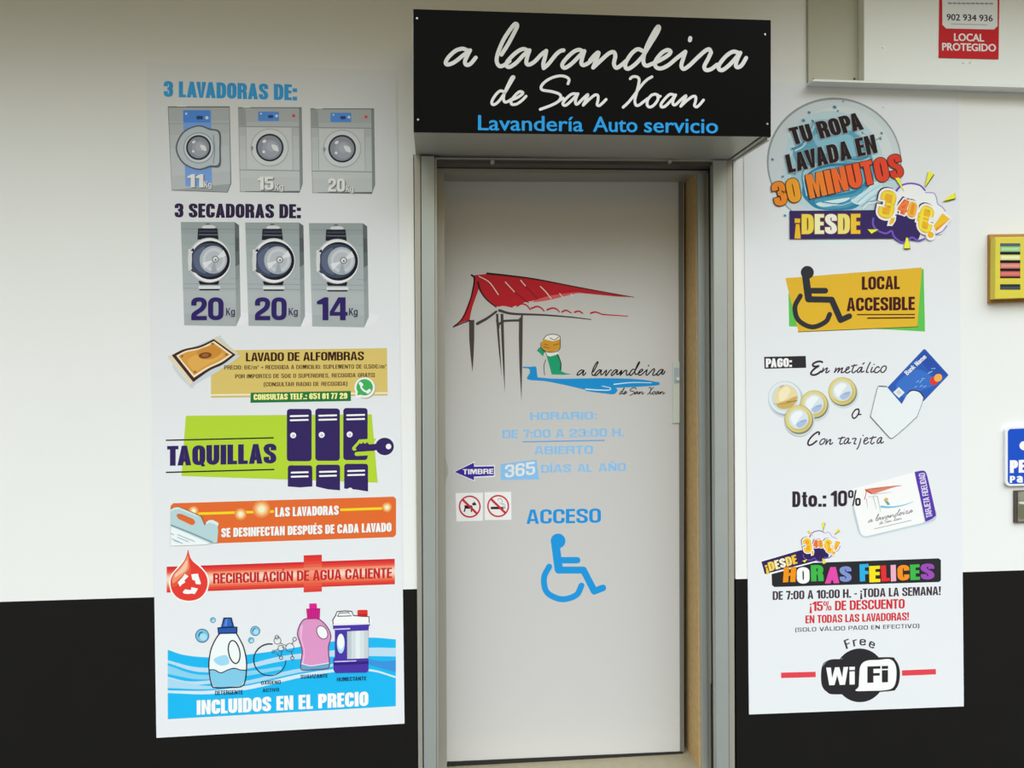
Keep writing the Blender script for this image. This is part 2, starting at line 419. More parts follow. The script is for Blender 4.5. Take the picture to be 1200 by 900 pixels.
    if c == 'i': return d, [('s', [(d / 2, 0), (d / 2, x)], False), ('p', [(0, .82), (d, .82), (d, 1), (0, 1)], [])]
    if c == 'n': w, R = std(.50); return w, [('s', [(L, 0), (L, x)], False), ('s', [(L, x * .6), (L, x - B, q * .6), (R, x - B, q), (R, 0)], False)]
    if c == 'm': w, R = std(.76); c_ = (L + R) / 2; return w, [('s', [(L, 0), (L, x - B, q * .6), (c_, x - B, q), (c_, 0)], False), ('s', [(c_, x * .6), (c_, x - B, q * .6), (R, x - B, q), (R, 0)], False)]
    if c == 'a': w, R = std(.48); return w, [('s', [(L, x * .75), (L, x - B, q), (R, x - B, q), (R, 0)], False), ('s', [(R, .42), (L, .42, q), (L, B, q), (R, B)], False)]
    if c == 'k': w = W(.5); return w, [('s', [(L, 0), (L, 1)], False), ('p', [(s, .3), (w - s, x), (w, x), (s + .08, .38)], []), ('p', [(s, .45), (s + .1, .42), (w, 0), (w - s, 0)], [])]
    raise ValueError('no glyph for ' + c)

KERN = {'AV', 'VA', 'TA', 'AT', 'LV', 'LT', 'AY', 'YA', 'PA', 'FA', 'ÁV', 'VÁ'}
def block(art, color, txt, p0, p1, h, s=.236, bar=.18, k=1.0, up=None, gap=.045, space=.27, charcols=None, outline=None, grow=0.0):
    """Block letters along the baseline p0..p1 with cap height h (units of the view)."""
    xs = []; x = 0.0
    for c in txt:
        if c == ' ': x += space * k; prev = ' '; continue
        if xs and prev + c in KERN: x -= .085
        g = glyph(c, s, bar, k); xs.append((x, c, g)); x += g[0] + gap; prev = c
    tot = x - gap
    if up is None: up = (0.0, -h)
    ux, uy = (p1[0] - p0[0]) / tot, (p1[1] - p0[1]) / tot
    def M(q, ox): return (p0[0] + ux * (q[0] + ox) + up[0] * q[1], p0[1] + uy * (q[0] + ox) + up[1] * q[1])
    def draw(colf, e):
        for i, (ox, c, (w, items)) in enumerate(xs):
            col = colf(i)
            for kind, pts, extra in items:
                if kind == 'p':
                    if e: _stroke(art, col, [M(q, ox) for q in pts], e * 2 * h, e * 2 * h, True)
                    loops = [[Vector((*M(q, ox), 0)) for q in l] for l in ([pts] + ([] if e else list(extra)))]
                    art.add(col, [(p.x, p.y) for l in loops for p in l], [tuple(t) for t in tessellate_polygon(loops)])
                else:
                    f = .62 if kind == 'r' else 1.0
                    path = roundpath(pts, extra)
                    if e and not extra and len(path) > 1:     # an outline reaches past open ends
                        for a_, b_ in ((0, 1), (-1, -2)):
                            d_ = Vector(path[a_]) - Vector(path[b_])
                            if d_.length > 1e-6: d_ = d_.normalized() * e; path[a_] = (path[a_][0] + d_.x, path[a_][1] + d_.y)
                    _pen(art, col, path, extra, (s * f + 2 * e), (bar * f + 2 * e), lambda q, o_=ox: M(q, o_))
    if outline: draw(lambda i: outline[0], outline[1]); art.up()
    draw((lambda i: charcols[i % len(charcols)]) if charcols else (lambda i: color), grow); art.up()
    return art
def _pen(art, col, path, closed, s, h, M):
    n = len(path)
    pts = [path[0]]
    for p in path[1:]:
        if math.hypot(p[0] - pts[-1][0], p[1] - pts[-1][1]) > 1e-5: pts.append(p)
    if closed and math.hypot(pts[0][0] - pts[-1][0], pts[0][1] - pts[-1][1]) < 1e-5: pts.pop()
    n = len(pts); L = []; R = []
    for i in range(n):
        a = Vector(pts[(i - 1) % n]) if (closed or i > 0) else None
        b = Vector(pts[(i + 1) % n]) if (closed or i < n - 1) else None
        p = Vector(pts[i])
        d1 = (p - a).normalized() if a is not None else (b - p).normalized()
        d2 = (b - p).normalized() if b is not None else d1
        n1 = Vector((-d1.y, d1.x)); n2 = Vector((-d2.y, d2.x))
        # the pen is s wide across uprights and h across bars: mitre the two offset edges
        o1 = Vector((n1.x * s / 2, n1.y * h / 2)); o2 = Vector((n2.x * s / 2, n2.y * h / 2))
        c1, c2 = n1.dot(o1), n2.dot(o2)
        det = n1.x * n2.y - n1.y * n2.x
        if abs(det) < 0.05: off = (o1 + o2) / 2
        else: off = Vector(((c1 * n2.y - c2 * n1.y) / det, (n1.x * c2 - n2.x * c1) / det))
        lim = max(s, h) * 1.1
        if off.length > lim: off = off.normalized() * lim
        L.append(M((p.x + off.x, p.y + off.y))); R.append(M((p.x - off.x, p.y - off.y)))
    f = [(i, i + 1, n + i + 1, n + i) for i in range(n - 1)]
    if closed: f.append((n - 1, 0, n, 2 * n - 1))
    art.add(col, L + R, f, climb=n)
def _stroke(art, col, pts, w, w2, closed):
    art.stroke(col, pts, w, w2, smooth=False, closed=closed); art.L -= 1
    if closed:
        for p in pts: art._disc(col, p, w / 2)
# ------------------------------------------------------------------ the setting
M_WHITE = mat('white_wall_paint', (0.80, 0.81, 0.80), rough=0.55, bump=(220, 0.06), vary=(3, 0.012))
M_BLACK = mat('black_wall_paint', (0.0075, 0.0068, 0.0068), rough=0.6, spec=0.15, bump=(200, 0.08), vary=(6, 0.15))
M_ALU = mat('brushed_aluminium', (0.43, 0.465, 0.455), rough=0.42, metal=0.5, bump=(60, 0.05), vary=(9, 0.06))
M_ALU2 = mat('warm_aluminium', (0.42, 0.405, 0.355), rough=0.45, metal=0.4, vary=(8, 0.05))
M_STEEL = mat('steel_screw', (0.60, 0.60, 0.58), rough=0.3, metal=0.9)
M_DARK = mat('dark_gap', (0.012, 0.011, 0.010), rough=0.7)
M_TAN = mat('tan_reveal_board', (0.50, 0.335, 0.145), rough=0.65, bump=(90, 0.25), vary=(45, 0.22))
M_STONE = mat('beige_threshold_stone', (0.30, 0.265, 0.175), rough=0.5, bump=(80, 0.2), vary=(30, 0.12))
M_PAVE = mat('grey_paving', (0.055, 0.052, 0.045), rough=0.75, bump=(40, 0.3), vary=(4, 0.1))
M_CEIL = mat('beige_arcade_plaster', (0.36, 0.31, 0.15), rough=0.8, bump=(60, 0.1))
M_FILM = mat('white_backed_door_glass', (0.585, 0.575, 0.565), rough=0.12, spec=0.4)
M_CREAM = mat('cream_box_enamel', (0.86, 0.89, 0.86), rough=0.4, vary=(4, 0.015))
M_CREAM2 = mat('cream_box_body', (0.50, 0.50, 0.40), rough=0.5, vary=(4, 0.03))
M_SOFFIT = mat('pale_sign_casing', (0.44, 0.44, 0.385), rough=0.4, metal=0.25, vary=(5, 0.04))

XL, XR = -0.064, 1.0985           # door opening in the wall
ZT = 2.272                        # its top
ZD0, ZD1 = 0.7475, 0.7345         # dado line at x=-1.455 and x=2.237
def zd(x): return ZD0 + (ZD1 - ZD0) * (x + 1.455) / 3.692
CEIL_Z, CEIL_Y = 3.20, -1.05
XA, XB = -4.5, 6.0

w = Solid()
for xa, xb in ((XA, XL), (XR, XB)):
    w.hexa(M_BLACK, [(xa, 0, -.14), (xb, 0, -.14), (xb, 0, zd(xb)), (xa, 0, zd(xa))], [(xa, .3, -.14), (xb, .3, -.14), (xb, .3, zd(xb)), (xa, .3, zd(xa))])
    w.hexa(M_WHITE, [(xa, 0, zd(xa)), (xb, 0, zd(xb)), (xb, 0, CEIL_Z), (xa, 0, CEIL_Z)], [(xa, .3, zd(xa)), (xb, .3, zd(xb)), (xb, .3, CEIL_Z), (xa, .3, CEIL_Z)])
w.hexa(M_WHITE, [(XL, 0, ZT), (XR, 0, ZT), (XR, 0, CEIL_Z), (XL, 0, CEIL_Z)], [(XL, .3, ZT), (XR, .3, ZT), (XR, .3, CEIL_Z), (XL, .3, CEIL_Z)])
structure(w.build('wall_front'))
structure(Solid().box(M_PAVE, (-30, -40, -0.4), (30, 0.6, -0.14)).build('floor'))
structure(Solid().box(M_CEIL, (XA, CEIL_Y, CEIL_Z), (1.3, 0.3, CEIL_Z + 0.3)).box(M_CEIL, (1.3, -0.60, CEIL_Z), (XB, 0.3, CEIL_Z + 0.3)).build('ceiling'))  # unseen overhang; right part cut shorter so more sky lights the box
structure(Solid().box(M_STONE, (XL + .001, -0.012, -0.139), (XR - .001, 0.299, 0.008)).build('trim_1'))

structure(Solid().box(mat('dim_light_stop', (0.12, 0.11, 0.095), rough=0.7, bump=(60, 0.1)), (XL - .15, 0.3005, -.139), (XR + .15, 0.36, 2.45)).build('light_stop_panel'))  # added panel behind the doorway, stops light leaking in past the leaf

# ------------------------------------------------------------------ the door
YL = 0.20                                        # street side of the door glass
door = structure(empty('door_1', (0.5, YL, 0.0)))
leaf = Solid().slab(M_FILM, [(519.5, 893), (801.5, 880.5), (801.5, 203), (517, 201)], YL, YL + 0.012).build('door_glass', door)
Solid().slab(M_DARK, [(519.5, 897.5), (800, 885.5), (800, 880.8), (519.5, 893.2)], YL - 0.004, YL + 0.016).build('bottom_seal', door)
Solid().slab(mat('grey_door_edge', (0.16, 0.16, 0.14), rough=0.4), [(797, 880.5), (801.8, 880.2), (800.5, 205), (795.2, 205)], YL - 0.003, YL + 0.014).build('edge_seal', door)
# frame: the left jamb
fr = Solid()
fr.slab(M_ALU2, [(490.6, 945), (495.5, 945), (492.5, 181), (485.2, 181)], -0.006, 0.10)
fr.build('jamb_trim', door)
fr = Solid()
fr.slab(M_ALU, [(497, 945), (511.5, 945), (509, 183), (493.5, 183)], -0.014, 0.09)
fr.slab(M_ALU2, [(511.8, 945), (514, 945), (511.6, 186), (509.4, 186)], -0.010, 0.09)
fr.build('jamb', door)
fr = Solid()
fr.slab(M_ALU2, [(512, 945), (524, 945), (520.5, 196), (509, 196)], 0.085, 0.26)
fr.build('door_stop', door)
fr = Solid()                                      # small bulge of the stop beside the bell arrow
fr.slab(M_ALU2, [(521.6, 570), (523.4, 560), (525.2, 556), (524.8, 546), (523, 541), (521.4, 530)], 0.083, 0.12)
fr.build('latch_guard', door)
# the right jamb
fr = Solid()
fr.slab(M_ALU2, [(854.8, 945), (861.3, 945), (858.2, 188), (851.8, 188)], -0.006, 0.10)
fr.build('jamb_trim', door)
fr = Solid()
fr.slab(M_ALU, [(840, 945), (854.3, 945), (851.5, 188), (835.8, 188)], -0.014, 0.018)
fr.build('jamb', door)
Solid().slab(M_DARK, [(837, 945), (846, 945), (842, 190), (832.5, 190)], 0.045, 0.12).build('shutter_slot', door)
fr = Solid()
fr.slab(M_ALU, [(823.5, 945), (829.5, 945), (825, 203), (817.5, 203)], 0.070, 0.25)
fr.slab(M_ALU2, [(829.5, 945), (834.5, 945), (830, 203), (825, 203)], 0.076, 0.25)
fr.slab(M_ALU2, [(834.5, 945), (838.5, 945), (834.0, 203), (830, 203)], 0.068, 0.25)
fr.build('door_stop', door)
x0 = P(818, 560, 0.075).x
Solid().box(M_TAN, (x0 + 0.001, 0.088, 0.0), (x0 + 0.02, YL + 0.05, 2.262)).build('reveal_board', door)
# the head
hd = Solid()
hd.slab(M_DARK, [(509, 196), (836, 199), (836, 180), (509, 176)], 0.06, 0.12)
hd.build('shutter_slot', door)
hd = Solid()
hd.slab(M_ALU2, [(510, 186.5), (836, 189.2), (836, 187.2), (510, 184.6)], -0.004, 0.05)
hd.slab(mat('dark_bronze_bar', (0.10, 0.09, 0.075), rough=0.4, metal=0.4), [(510, 191.5), (836, 193.8), (836, 189.4), (510, 186.7)], 0.004, 0.055)
hd.build('shutter_bar', door)
for px, py in ((577, 190), (784.5, 189.5)):
    p = P(px, py, -0.004)
    s = Solid(); s.cyl(M_STEEL, (p.x, 0.004, p.z), (0, -1, 0), 0.0075, 0.014, 16); s.cyl(M_STEEL, (p.x, -0.010, p.z), (0, -1, 0), 0.0045, 0.006, 12)
    s.build('bolt', door)
hd = Solid()
hd.slab(M_ALU2, [(510, 202.6), (834, 203.8), (834, 194.5), (510, 192.8)], 0.075, 0.26)
hd.build('frame_head', door)
# added plate, insert and knob imitate bright reflections along the glass edge
rfl = Solid()
pale = mat('pale_reflection', (0.62, 0.68, 0.62), rough=0.25, metal=0.2)
rfl.slab(pale, [(788.6, 495.8), (796.3, 495.4), (796.3, 424), (788.4, 424.4)], YL - 0.006, YL)
rfl.build('reflection_plate', door)
s = Solid(); s.slab(mat('blue_grey_reflection', (0.36, 0.44, 0.50), rough=0.15), [(790.2, 449), (795.6, 448.8), (795.6, 431), (790.2, 431.2)], YL - 0.009, YL - 0.005); s.build('reflection_insert', door)
p = P(794, 444, YL - 0.01); s = Solid(); s.cyl(mat('bright_reflection', (0.85, 0.88, 0.88), rough=0.2, metal=0.3), (p.x, YL - 0.006, p.z), (0, -1, 0), 0.0065, 0.010, 16); s.build('reflection_knob', door)

# ------------------------------------------------------------------ the shop sign over the door
YS = -0.30
sg = Solid()
front = [(484.7, 154.8), (903.3, 160.0), (903.3, 23.6), (484.3, 10.6)]
fp = [P(x, y, YS) for x, y in front]
zbl, zbr = P(486, 181.5, 0).z, P(857, 188, 0).z
sx0, sx1 = fp[0].x, fp[1].x
ztl, ztr = fp[3].z, fp[2].z
t = 0.012
sign = empty('shop_sign', (0.5 * (sx0 + sx1), 0.0, fp[0].z)); 
# casing: top, two sides with a flange, soffit
cs = Solid()
cs.hexa(M_SOFFIT, [(sx0, YS + .004, ztl - t), (sx1, YS + .004, ztr - t), (sx1, YS + .004, ztr), (sx0, YS + .004, ztl)], [(sx0, 0, ztl - t), (sx1, 0, ztr - t), (sx1, 0, ztr), (sx0, 0, ztl)])
for xa, xb in ((sx0, sx0 + .010), (sx1 - .010, sx1)):
    cs.hexa(M_SOFFIT, [(xa, YS + .004, fp[0].z + .001), (xb, YS + .004, fp[0].z + .001), (xb, YS + .004, ztl - t), (xa, YS + .004, ztl - t)],
            [(xa, 0, zbl), (xb, 0, zbl), (xb, 0, ztl - t), (xa, 0, ztl - t)])
cs.build('casing', sign)
cs = Solid()
g = 0.034                                         # flange and open seam along the right side
cs.hexa(M_SOFFIT, [(sx0 + .010, YS + .004, fp[0].z + .001), (sx1 - g, YS + .004, fp[1].z + .001), (sx1 - g, YS + .004, fp[1].z + .006), (sx0 + .010, YS + .004, fp[0].z + .006)],
        [(sx0 + .010, 0, zbl), (sx1 - g, 0, zbr), (sx1 - g, 0, zbr + .005), (sx0 + .010, 0, zbl + .005)])
cs.hexa(M_SOFFIT, [(sx1 - g + .008, YS + .004, fp[1].z - .001), (sx1, YS + .004, fp[1].z - .001), (sx1, YS + .004, fp[1].z + .003), (sx1 - g + .008, YS + .004, fp[1].z + .003)],
        [(sx1 - g + .008, 0, zbr - .001), (sx1, 0, zbr - .001), (sx1, 0, zbr + .003), (sx1 - g + .008, 0, zbr + .003)])
cs.build('soffit', sign)
M_ACRYL = mat('black_acrylic_sheet', (0.003, 0.003, 0.003), rough=0.35, spec=0.05)
Solid().slab(M_ACRYL, front, YS, YS + .004).build('face_panel', sign)
for px, py in ((488.7, 21.8), (489.9, 140.4), (896.2, 40.6), (899, 145.4)):
    p = P(px, py, YS); s = Solid(); s.cyl(M_STEEL, (p.x, YS, p.z), (0, -1, 0), 0.0042, 0.003, 14, 0.0030); s.cyl(M_DARK, (p.x, YS - .003, p.z), (0, -1, 0), 0.0012, 0.0004, 8)
    s.build('screw', sign)

# ------------------------------------------------------------------ the enamelled box at the upper right
YB = -0.055
zl = P(1013, 94.3, YB).z; zlip = P(1013, 97, YB).z
bx0 = P(952.5, 93, YB).x; px0 = P(1013, 50, YB).x
box = empty('shutter_box', (0.5 * (bx0 + 3.3), 0.0, zlip))
s = Solid(); s.box(M_CREAM2, (P(947, 60, -.012).x, -0.012, zl), (3.3, -0.0035, 3.02)); s.build('box_body', box, bevel=.003)
s = Solid(); s.box(M_CREAM, (bx0, YB, zlip), (3.3, -0.0035, zl - .0005)); s.build('bottom_lip', box, bevel=.0008)
s = Solid(); s.box(M_CREAM, (px0, YB + .002, zl), (3.3, -0.012, 3.02)); s.build('front_panel', box, bevel=.0015)
for px, py in ((1035, 55), (1129, 73), (1137, 73.3)):
    p = P(px, py, YB); s = Solid(); s.cyl(M_STEEL, (p.x, YB + .002, p.z), (0, -1, 0), 0.004, 0.003, 12, 0.003); s.build('screw', box)
for px, py in ((953, 93), (1001, 92.5)):
    p = P(px, py, -0.012); s = Solid(); s.cyl(mat('rusty_screw', (0.13, 0.08, 0.04), rough=0.6, metal=0.4), (p.x, -0.012, p.z), (0, -1, 0), 0.004, 0.004, 12, 0.003); s.build('screw', box)
tag(sign, 'black shop sign with white script lettering above the door', 'shop sign')
tag(box, 'cream enamelled metal box on the wall at the upper right', 'box')
# ------------------------------------------------------------------ brush script, as pen strokes in a magnified view of the sign
def S(x0, y0, s, pts): return [(x0 + x / s, y0 + y / s) for x, y in pts]
A1 = lambda p: S(510, 20, 6.316, p)
A2 = lambda p: S(690, 20, 6.316, p)
B1 = lambda p: S(570, 80, 8.0, p)
B2 = lambda p: S(710, 80, 8.0, p)
SCRIPT_TOP = [      # "a lavandeira"
    A1([(238, 246), (200, 234), (150, 250), (100, 295), (78, 335), (92, 352), (140, 335), (205, 285), (258, 246)]),
    A1([(258, 246), (238, 285), (220, 330), (232, 354), (262, 345), (300, 300)]),
    A1([(490, 278), (540, 200), (585, 115), (607, 65), (592, 50), (560, 85), (505, 170), (465, 265), (455, 325), (475, 362), (510, 356), (550, 325)]),
    A1([(690, 250), (650, 236), (600, 262), (545, 315), (525, 352), (548, 370), (600, 338), (655, 280), (698, 246)]),
    A1([(698, 246), (680, 300), (675, 340), (695, 352), (735, 330), (785, 278), (822, 250)]),
    A1([(822, 250), (812, 300), (800, 345), (803, 378)]),
    A1([(803, 378), (840, 345), (890, 282), (925, 252), (950, 246)]),
    A1([(1098, 256), (1060, 242), (1010, 268), (955, 325), (940, 358), (960, 376), (1010, 345), (1065, 290), (1104, 252)]),
    A1([(1104, 252), (1088, 305), (1082, 342), (1100, 356), (1140, 335), (1190, 290)]),
    A2([(10, 320), (45, 280), (72, 262), (60, 305), (32, 374)]),
    A2([(32, 374), (90, 320), (150, 268), (185, 260), (196, 290), (186, 345), (205, 376), (245, 352), (275, 325)]),
    A2([(398, 250), (360, 238), (315, 272), (275, 335), (272, 372), (295, 382), (345, 348), (400, 290)]),
    A2([(400, 290), (455, 200), (505, 120), (520, 80), (510, 72), (478, 120), (430, 215), (405, 300), (408, 345), (430, 360), (470, 345)]),
    A2([(470, 345), (530, 318), (590, 280), (605, 255), (580, 244), (535, 270), (492, 330), (498, 370), (535, 380), (590, 355), (650, 305), (715, 256)]),
    A2([(715, 256), (698, 310), (685, 360), (702, 384), (740, 362), (800, 305), (855, 255), (890, 238), (905, 262)]),
    A2([(905, 262), (880, 315), (855, 365), (868, 392), (905, 385), (950, 352)]),
    A2([(1112, 266), (1070, 256), (1020, 285), (970, 345), (962, 382), (990, 392), (1040, 355), (1095, 295), (1122, 264)]),
    A2([(1122, 264), (1098, 315), (1088, 358), (1105, 372), (1135, 352), (1165, 302)]),
    A2([(751, 155), (748, 172)]),
]
SCRIPT_LOW = [      # "de San Xoan"
    B1([(168, 222), (130, 212), (90, 245), (55, 300), (52, 332), (75, 340), (120, 305), (170, 235)]),
    B1([(170, 235), (215, 160), (250, 100), (258, 82), (240, 84), (205, 150), (172, 225), (160, 285), (172, 316), (200, 312), (235, 290)]),
    B1([(235, 298), (290, 275), (338, 240), (335, 222), (305, 222), (262, 262), (232, 310), (240, 338), (285, 334), (335, 300), (372, 262)]),
    B1([(765, 145), (775, 105), (740, 78), (680, 72), (600, 95), (535, 140), (512, 180), (530, 205), (610, 218), (680, 240), (698, 270), (672, 312), (600, 350), (505, 385)]),
    B1([(672, 312), (720, 280)]),
    B1([(845, 240), (805, 240), (760, 272), (720, 320), (722, 344), (750, 344), (800, 300), (858, 238)]),
    B1([(858, 238), (838, 290), (836, 328), (855, 335), (900, 290), (952, 245), (930, 300), (908, 346)]),
    B1([(908, 346), (960, 295), (1015, 252), (1045, 256), (1046, 300), (1038, 340), (1058, 350), (1090, 325), (1122, 292)]),
    B2([(228, 98), (250, 80), (290, 80), (312, 105), (305, 160), (285, 240), (272, 300), (280, 342), (305, 348), (345, 320), (390, 285)]),
    B2([(432, 80), (385, 108), (330, 165), (275, 240), (215, 315), (162, 366)]),
    B2([(462, 242), (425, 255), (392, 298), (388, 345), (412, 364), (450, 345), (486, 296), (490, 256), (462, 242)]),
    B2([(486, 270), (510, 262)]),
    B2([(640, 250), (600, 245), (555, 285), (518, 335), (522, 362), (555, 356), (605, 308), (654, 250)]),
    B2([(654, 250), (630, 300), (630, 338), (655, 340), (700, 298), (752, 256), (728, 310), (702, 356)]),
    B2([(702, 356), (760, 302), (815, 264), (842, 270), (840, 312), (830, 348), (852, 362), (885, 335), (915, 298)]),
]
def script(art, color, strokes, w, fit=None, skip=0):
    """Pen strokes; fit=((x,y) image of the left baseline, of the right baseline, vertical shrink, source baseline ends)."""
    for q in strokes:
        pts = q
        if fit:
            (lx, ly), (rx, ry), k, (sx, sy), (tx, ty) = fit
            pts = []
            for x, y in q:
                t = (x - sx) / (tx - sx); base = sy + (ty - sy) * t
                pts.append((lx + (rx - lx) * t, ly + (ry - ly) * t + (y - base) * k))
        art.stroke(color, pts, w, n=6 if not fit else 4); art.L -= 1
    art.up(); return art
FIT_TOP = ((520.3, 77.8), (875.2, 83.0))
FIT_LOW = ((575.0, 123.0), (824.5, 125.5))

a = Art(YS, rough=.4, base=2)
script(a, '#ffffff', SCRIPT_TOP, 4.7); a.build('script_lettering', sign)
a = Art(YS, rough=.4, base=2)
script(a, '#ffffff', SCRIPT_LOW, 3.3); a.build('script_lettering', sign)
for wd, x0, x1 in (('Lavandería', 560.6, 683.2), ('Auto', 695.4, 746.6), ('servicio', 755.2, 841.2)):
    a = Art(YS, rough=.4, base=2)
    a.type('#2aa0ea', wd, (x0, 152.3 + (x0 - 560.6) * .0132), (x1, 152.3 + (x1 - 560.6) * .0132), 17.2, bold=(.024, .012)); a.build('subtitle_lettering', sign)
# ------------------------------------------------------------------ left poster
def sheet(name, pix, thick=0.003):
    fr = [P(x, y, -thick) for x, y in pix]
    org = Vector((0.5 * (fr[0].x + fr[1].x), 0.0, min(fr[0].z, fr[1].z)))
    s = Solid(); s.hexa(mat('white_poster_vinyl', (0.76, 0.78, 0.81), rough=0.4, spec=0.35, vary=(4, 0.01)), fr, [Vector((p.x, -0.0004, p.z)) for p in fr])
    return s.build(name, None, org)
poster = sheet('poster', [(183.3, 864.7), (474, 848), (464.7, 82), (171.5, 73.5)])
tag(poster, 'tall white vinyl poster of washing machines and detergent bottles, left of the door', 'poster')
YP = -0.003
V1, V2, V3, V4, V5 = (170, 70, 3.75), (170, 230, 3.75), (170, 380, 3.75), (170, 570, 3.75), (185, 700, 4.138)
G1, G2 = (1.85, 1.68, 1.85), (1.25, 1.16, 1.22)

Art(YP, V1, G1).text('#2d86b8', '3 LAVADORAS DE:', (82, 163), (668, 179), 70).build('heading_lettering', poster)

# three washing machines
def washer(kind):
    a = Art(YP, V1, G1)
    if kind == 0:
        a.poly('#4f5755', [(100, 205), (372, 205), (379, 545), (363, 584), (117, 575)])
        a.bands([(103, 210), (370, 210), (375, 545), (118, 572)], ['#8b9693', '#909b98', '#95a09d', '#99a4a1', '#98a3a0', '#939e9b'])
        a.poly('#7d8885', [(118, 572), (375, 545), (361, 581)])
        a.poly('#ccd2d2', [(135, 200), (190, 200), (180, 206), (140, 206)])
        a.stroke('#75807e', [(108, 281), (371, 281)], 2.5, smooth=False)
        a.poly('#5f86bd', [(166, 222), (290, 222), (294, 556), (178, 556)])
        a.rrect('#3e74bd', 168, 222, 287, 276, 6)
        a.rrect('#27345e', 226, 247, 254, 262, 3); a.ell('#cfe0f0', 272, 255, 7); a.ell('#a9c6e6', 181, 237, 5)
        dark, mid, lt = '#4a5454', '#95a3a4', '#a7b3b2'
        a.smooth(dark, [(232, 288), (285, 302), (330, 318), (333, 400), (330, 468), (285, 474), (232, 485), (165, 455), (134, 388), (165, 318)], 8)
        a.smooth(mid, [(232, 294), (283, 309), (322, 322), (326, 395), (322, 458), (284, 465), (232, 478), (170, 450), (141, 388), (170, 323)], 8)
        a.stroke('#5c6868', [(300, 330), (306, 395), (300, 455)], 3)
        a.ring('#6d7979', 236, 388, 66, 67, 3)
        a.ell(lt, 236, 387, 62); a.ell('#1f272b', 235, 386, 55); cx, cy, rr = 235, 386, 47
    else:
        o = 0 if kind == 1 else 318; d = 0 if kind == 1 else 5
        T = lambda p: [(x + o, y + d) for x, y in p]
        a.poly('#535b58', T([(408, 209), (688, 209), (693, 545), (679, 585), (417, 581)]))
        a.poly('#848f8b', T([(408, 213), (440, 213), (440, 580), (417, 580)]))
        a.bands(T([(412, 213), (676, 213), (682, 576), (420, 578)]), ['#8b9692', '#929d99', '#99a49f', '#9ca7a2', '#9ca7a2', '#98a39e'])
        a.poly('#6c7773', T([(676, 213), (686, 215), (691, 545), (680, 578)]))
        a.poly('#7b8683', T([(410, 213), (440, 213), (445, 290), (412, 290)]))
        a.stroke('#6a7572', T([(412, 293), (680, 296)]), 3, smooth=False)
        a.stroke('#6a7572', T([(416, 484), (680, 488)]), 3, smooth=False)
        a.poly('#a2ada8', T([(444, 297), (646, 299), (650, 483), (446, 479)]))
        a.stroke('#7d8885', T([(444, 297), (446, 479)]), 2, smooth=False); a.stroke('#7d8885', T([(646, 299), (650, 483)]), 2, smooth=False)
        a.rrect('#4479bb', 497 + o, 228 + d, 588 + o, 269 + d, 4)
        a.rrect('#27345e', 541 + o, 243 + d, 563 + o, 256 + d, 3); a.ell('#cfe0f0', 578 + o, 247 + d, 6); a.ell('#a9c6e6', 510 + o, 237 + d, 4)
        a.ell('#b8403e', 653 + o, 246 + d, 7)
        a.poly('#ccd2d2', T([(425, 205), (465, 205), (460, 211), (428, 211)]))
        a.ring('#87928f', 548 + o, 386 + d, 82, 82, 3); a.ell('#a9b4af', 548 + o, 386 + d, 78)
        a.ell('#7d8885', 470 + o, 388 + d, 7); a.stroke('#6a7572', T([(470, 380), (470, 400)]), 4)
        a.ell('#22292c', 548 + o, 386 + d, 61); cx, cy, rr = 548 + o, 386 + d, 53
    a.build('appliance_body', root)
    b = Art(YP, V1, G1, base=a.L)
    b.ell('#717b81', cx, cy, rr); b.ell('#7f898f', cx + rr * .1, cy + rr * .1, rr * .72); b.ell('#8a949a', cx + rr * .12, cy - rr * .05, rr * .4)
    b.smooth('#c9d1d4', [(cx + rr * .15, cy - rr * .25), (cx + rr * .6, cy - rr * .15), (cx + rr * .72, cy + rr * .3), (cx + rr * .35, cy + rr * .22), (cx + rr * .2, cy)])
    b.ell('#dde3e5', cx - rr * .45, cy - rr * .52, rr * .18, rr * .12, -.6); b.ell('#c2cacd', cx - rr * .5, cy + rr * .35, rr * .12)
    b.build('drum_window', root)
    t = Art(YP, V1, G1, base=a.L)
    s, x0, x1, y0, k0, k1, ky = (('11', 186, 256, 560, 258, 292, 561), ('15', 494, 565, 571, 570, 607, 572), ('20', 804, 878, 579, 882, 916, 580))[kind]
    t.text('#5d6663', s, (x0 + 5, y0 + 4), (x1 + 5, y0 + 5), 58, s=.19); t.text('#eef0ee', s, (x0, y0), (x1, y0 + 1), 58, s=.19)
    t.build('capacity_lettering', root); t = Art(YP, V1, G1, base=a.L)
    t.text('#5d6663', 'Kg', (k0 + 3, ky + 3), (k1 + 3, ky + 4), 28, s=.145, bar=.13); t.text('#e6e9e7', 'Kg', (k0, ky), (k1, ky + 1), 28, s=.145, bar=.13)
    t.build('unit_lettering', root)
def group_part(name):
    e = bpy.data.objects.new(name, None); COL.objects.link(e); e.parent = poster; e['_o'] = tuple(poster['_o']); return e
for kind in range(3):
    root = group_part('washer_picture'); washer(kind)

Art(YP, V2, G2).text('#2c1f40', '3 SECADORAS DE:', (130, 93), (685, 97), 62).build('heading_lettering', poster)

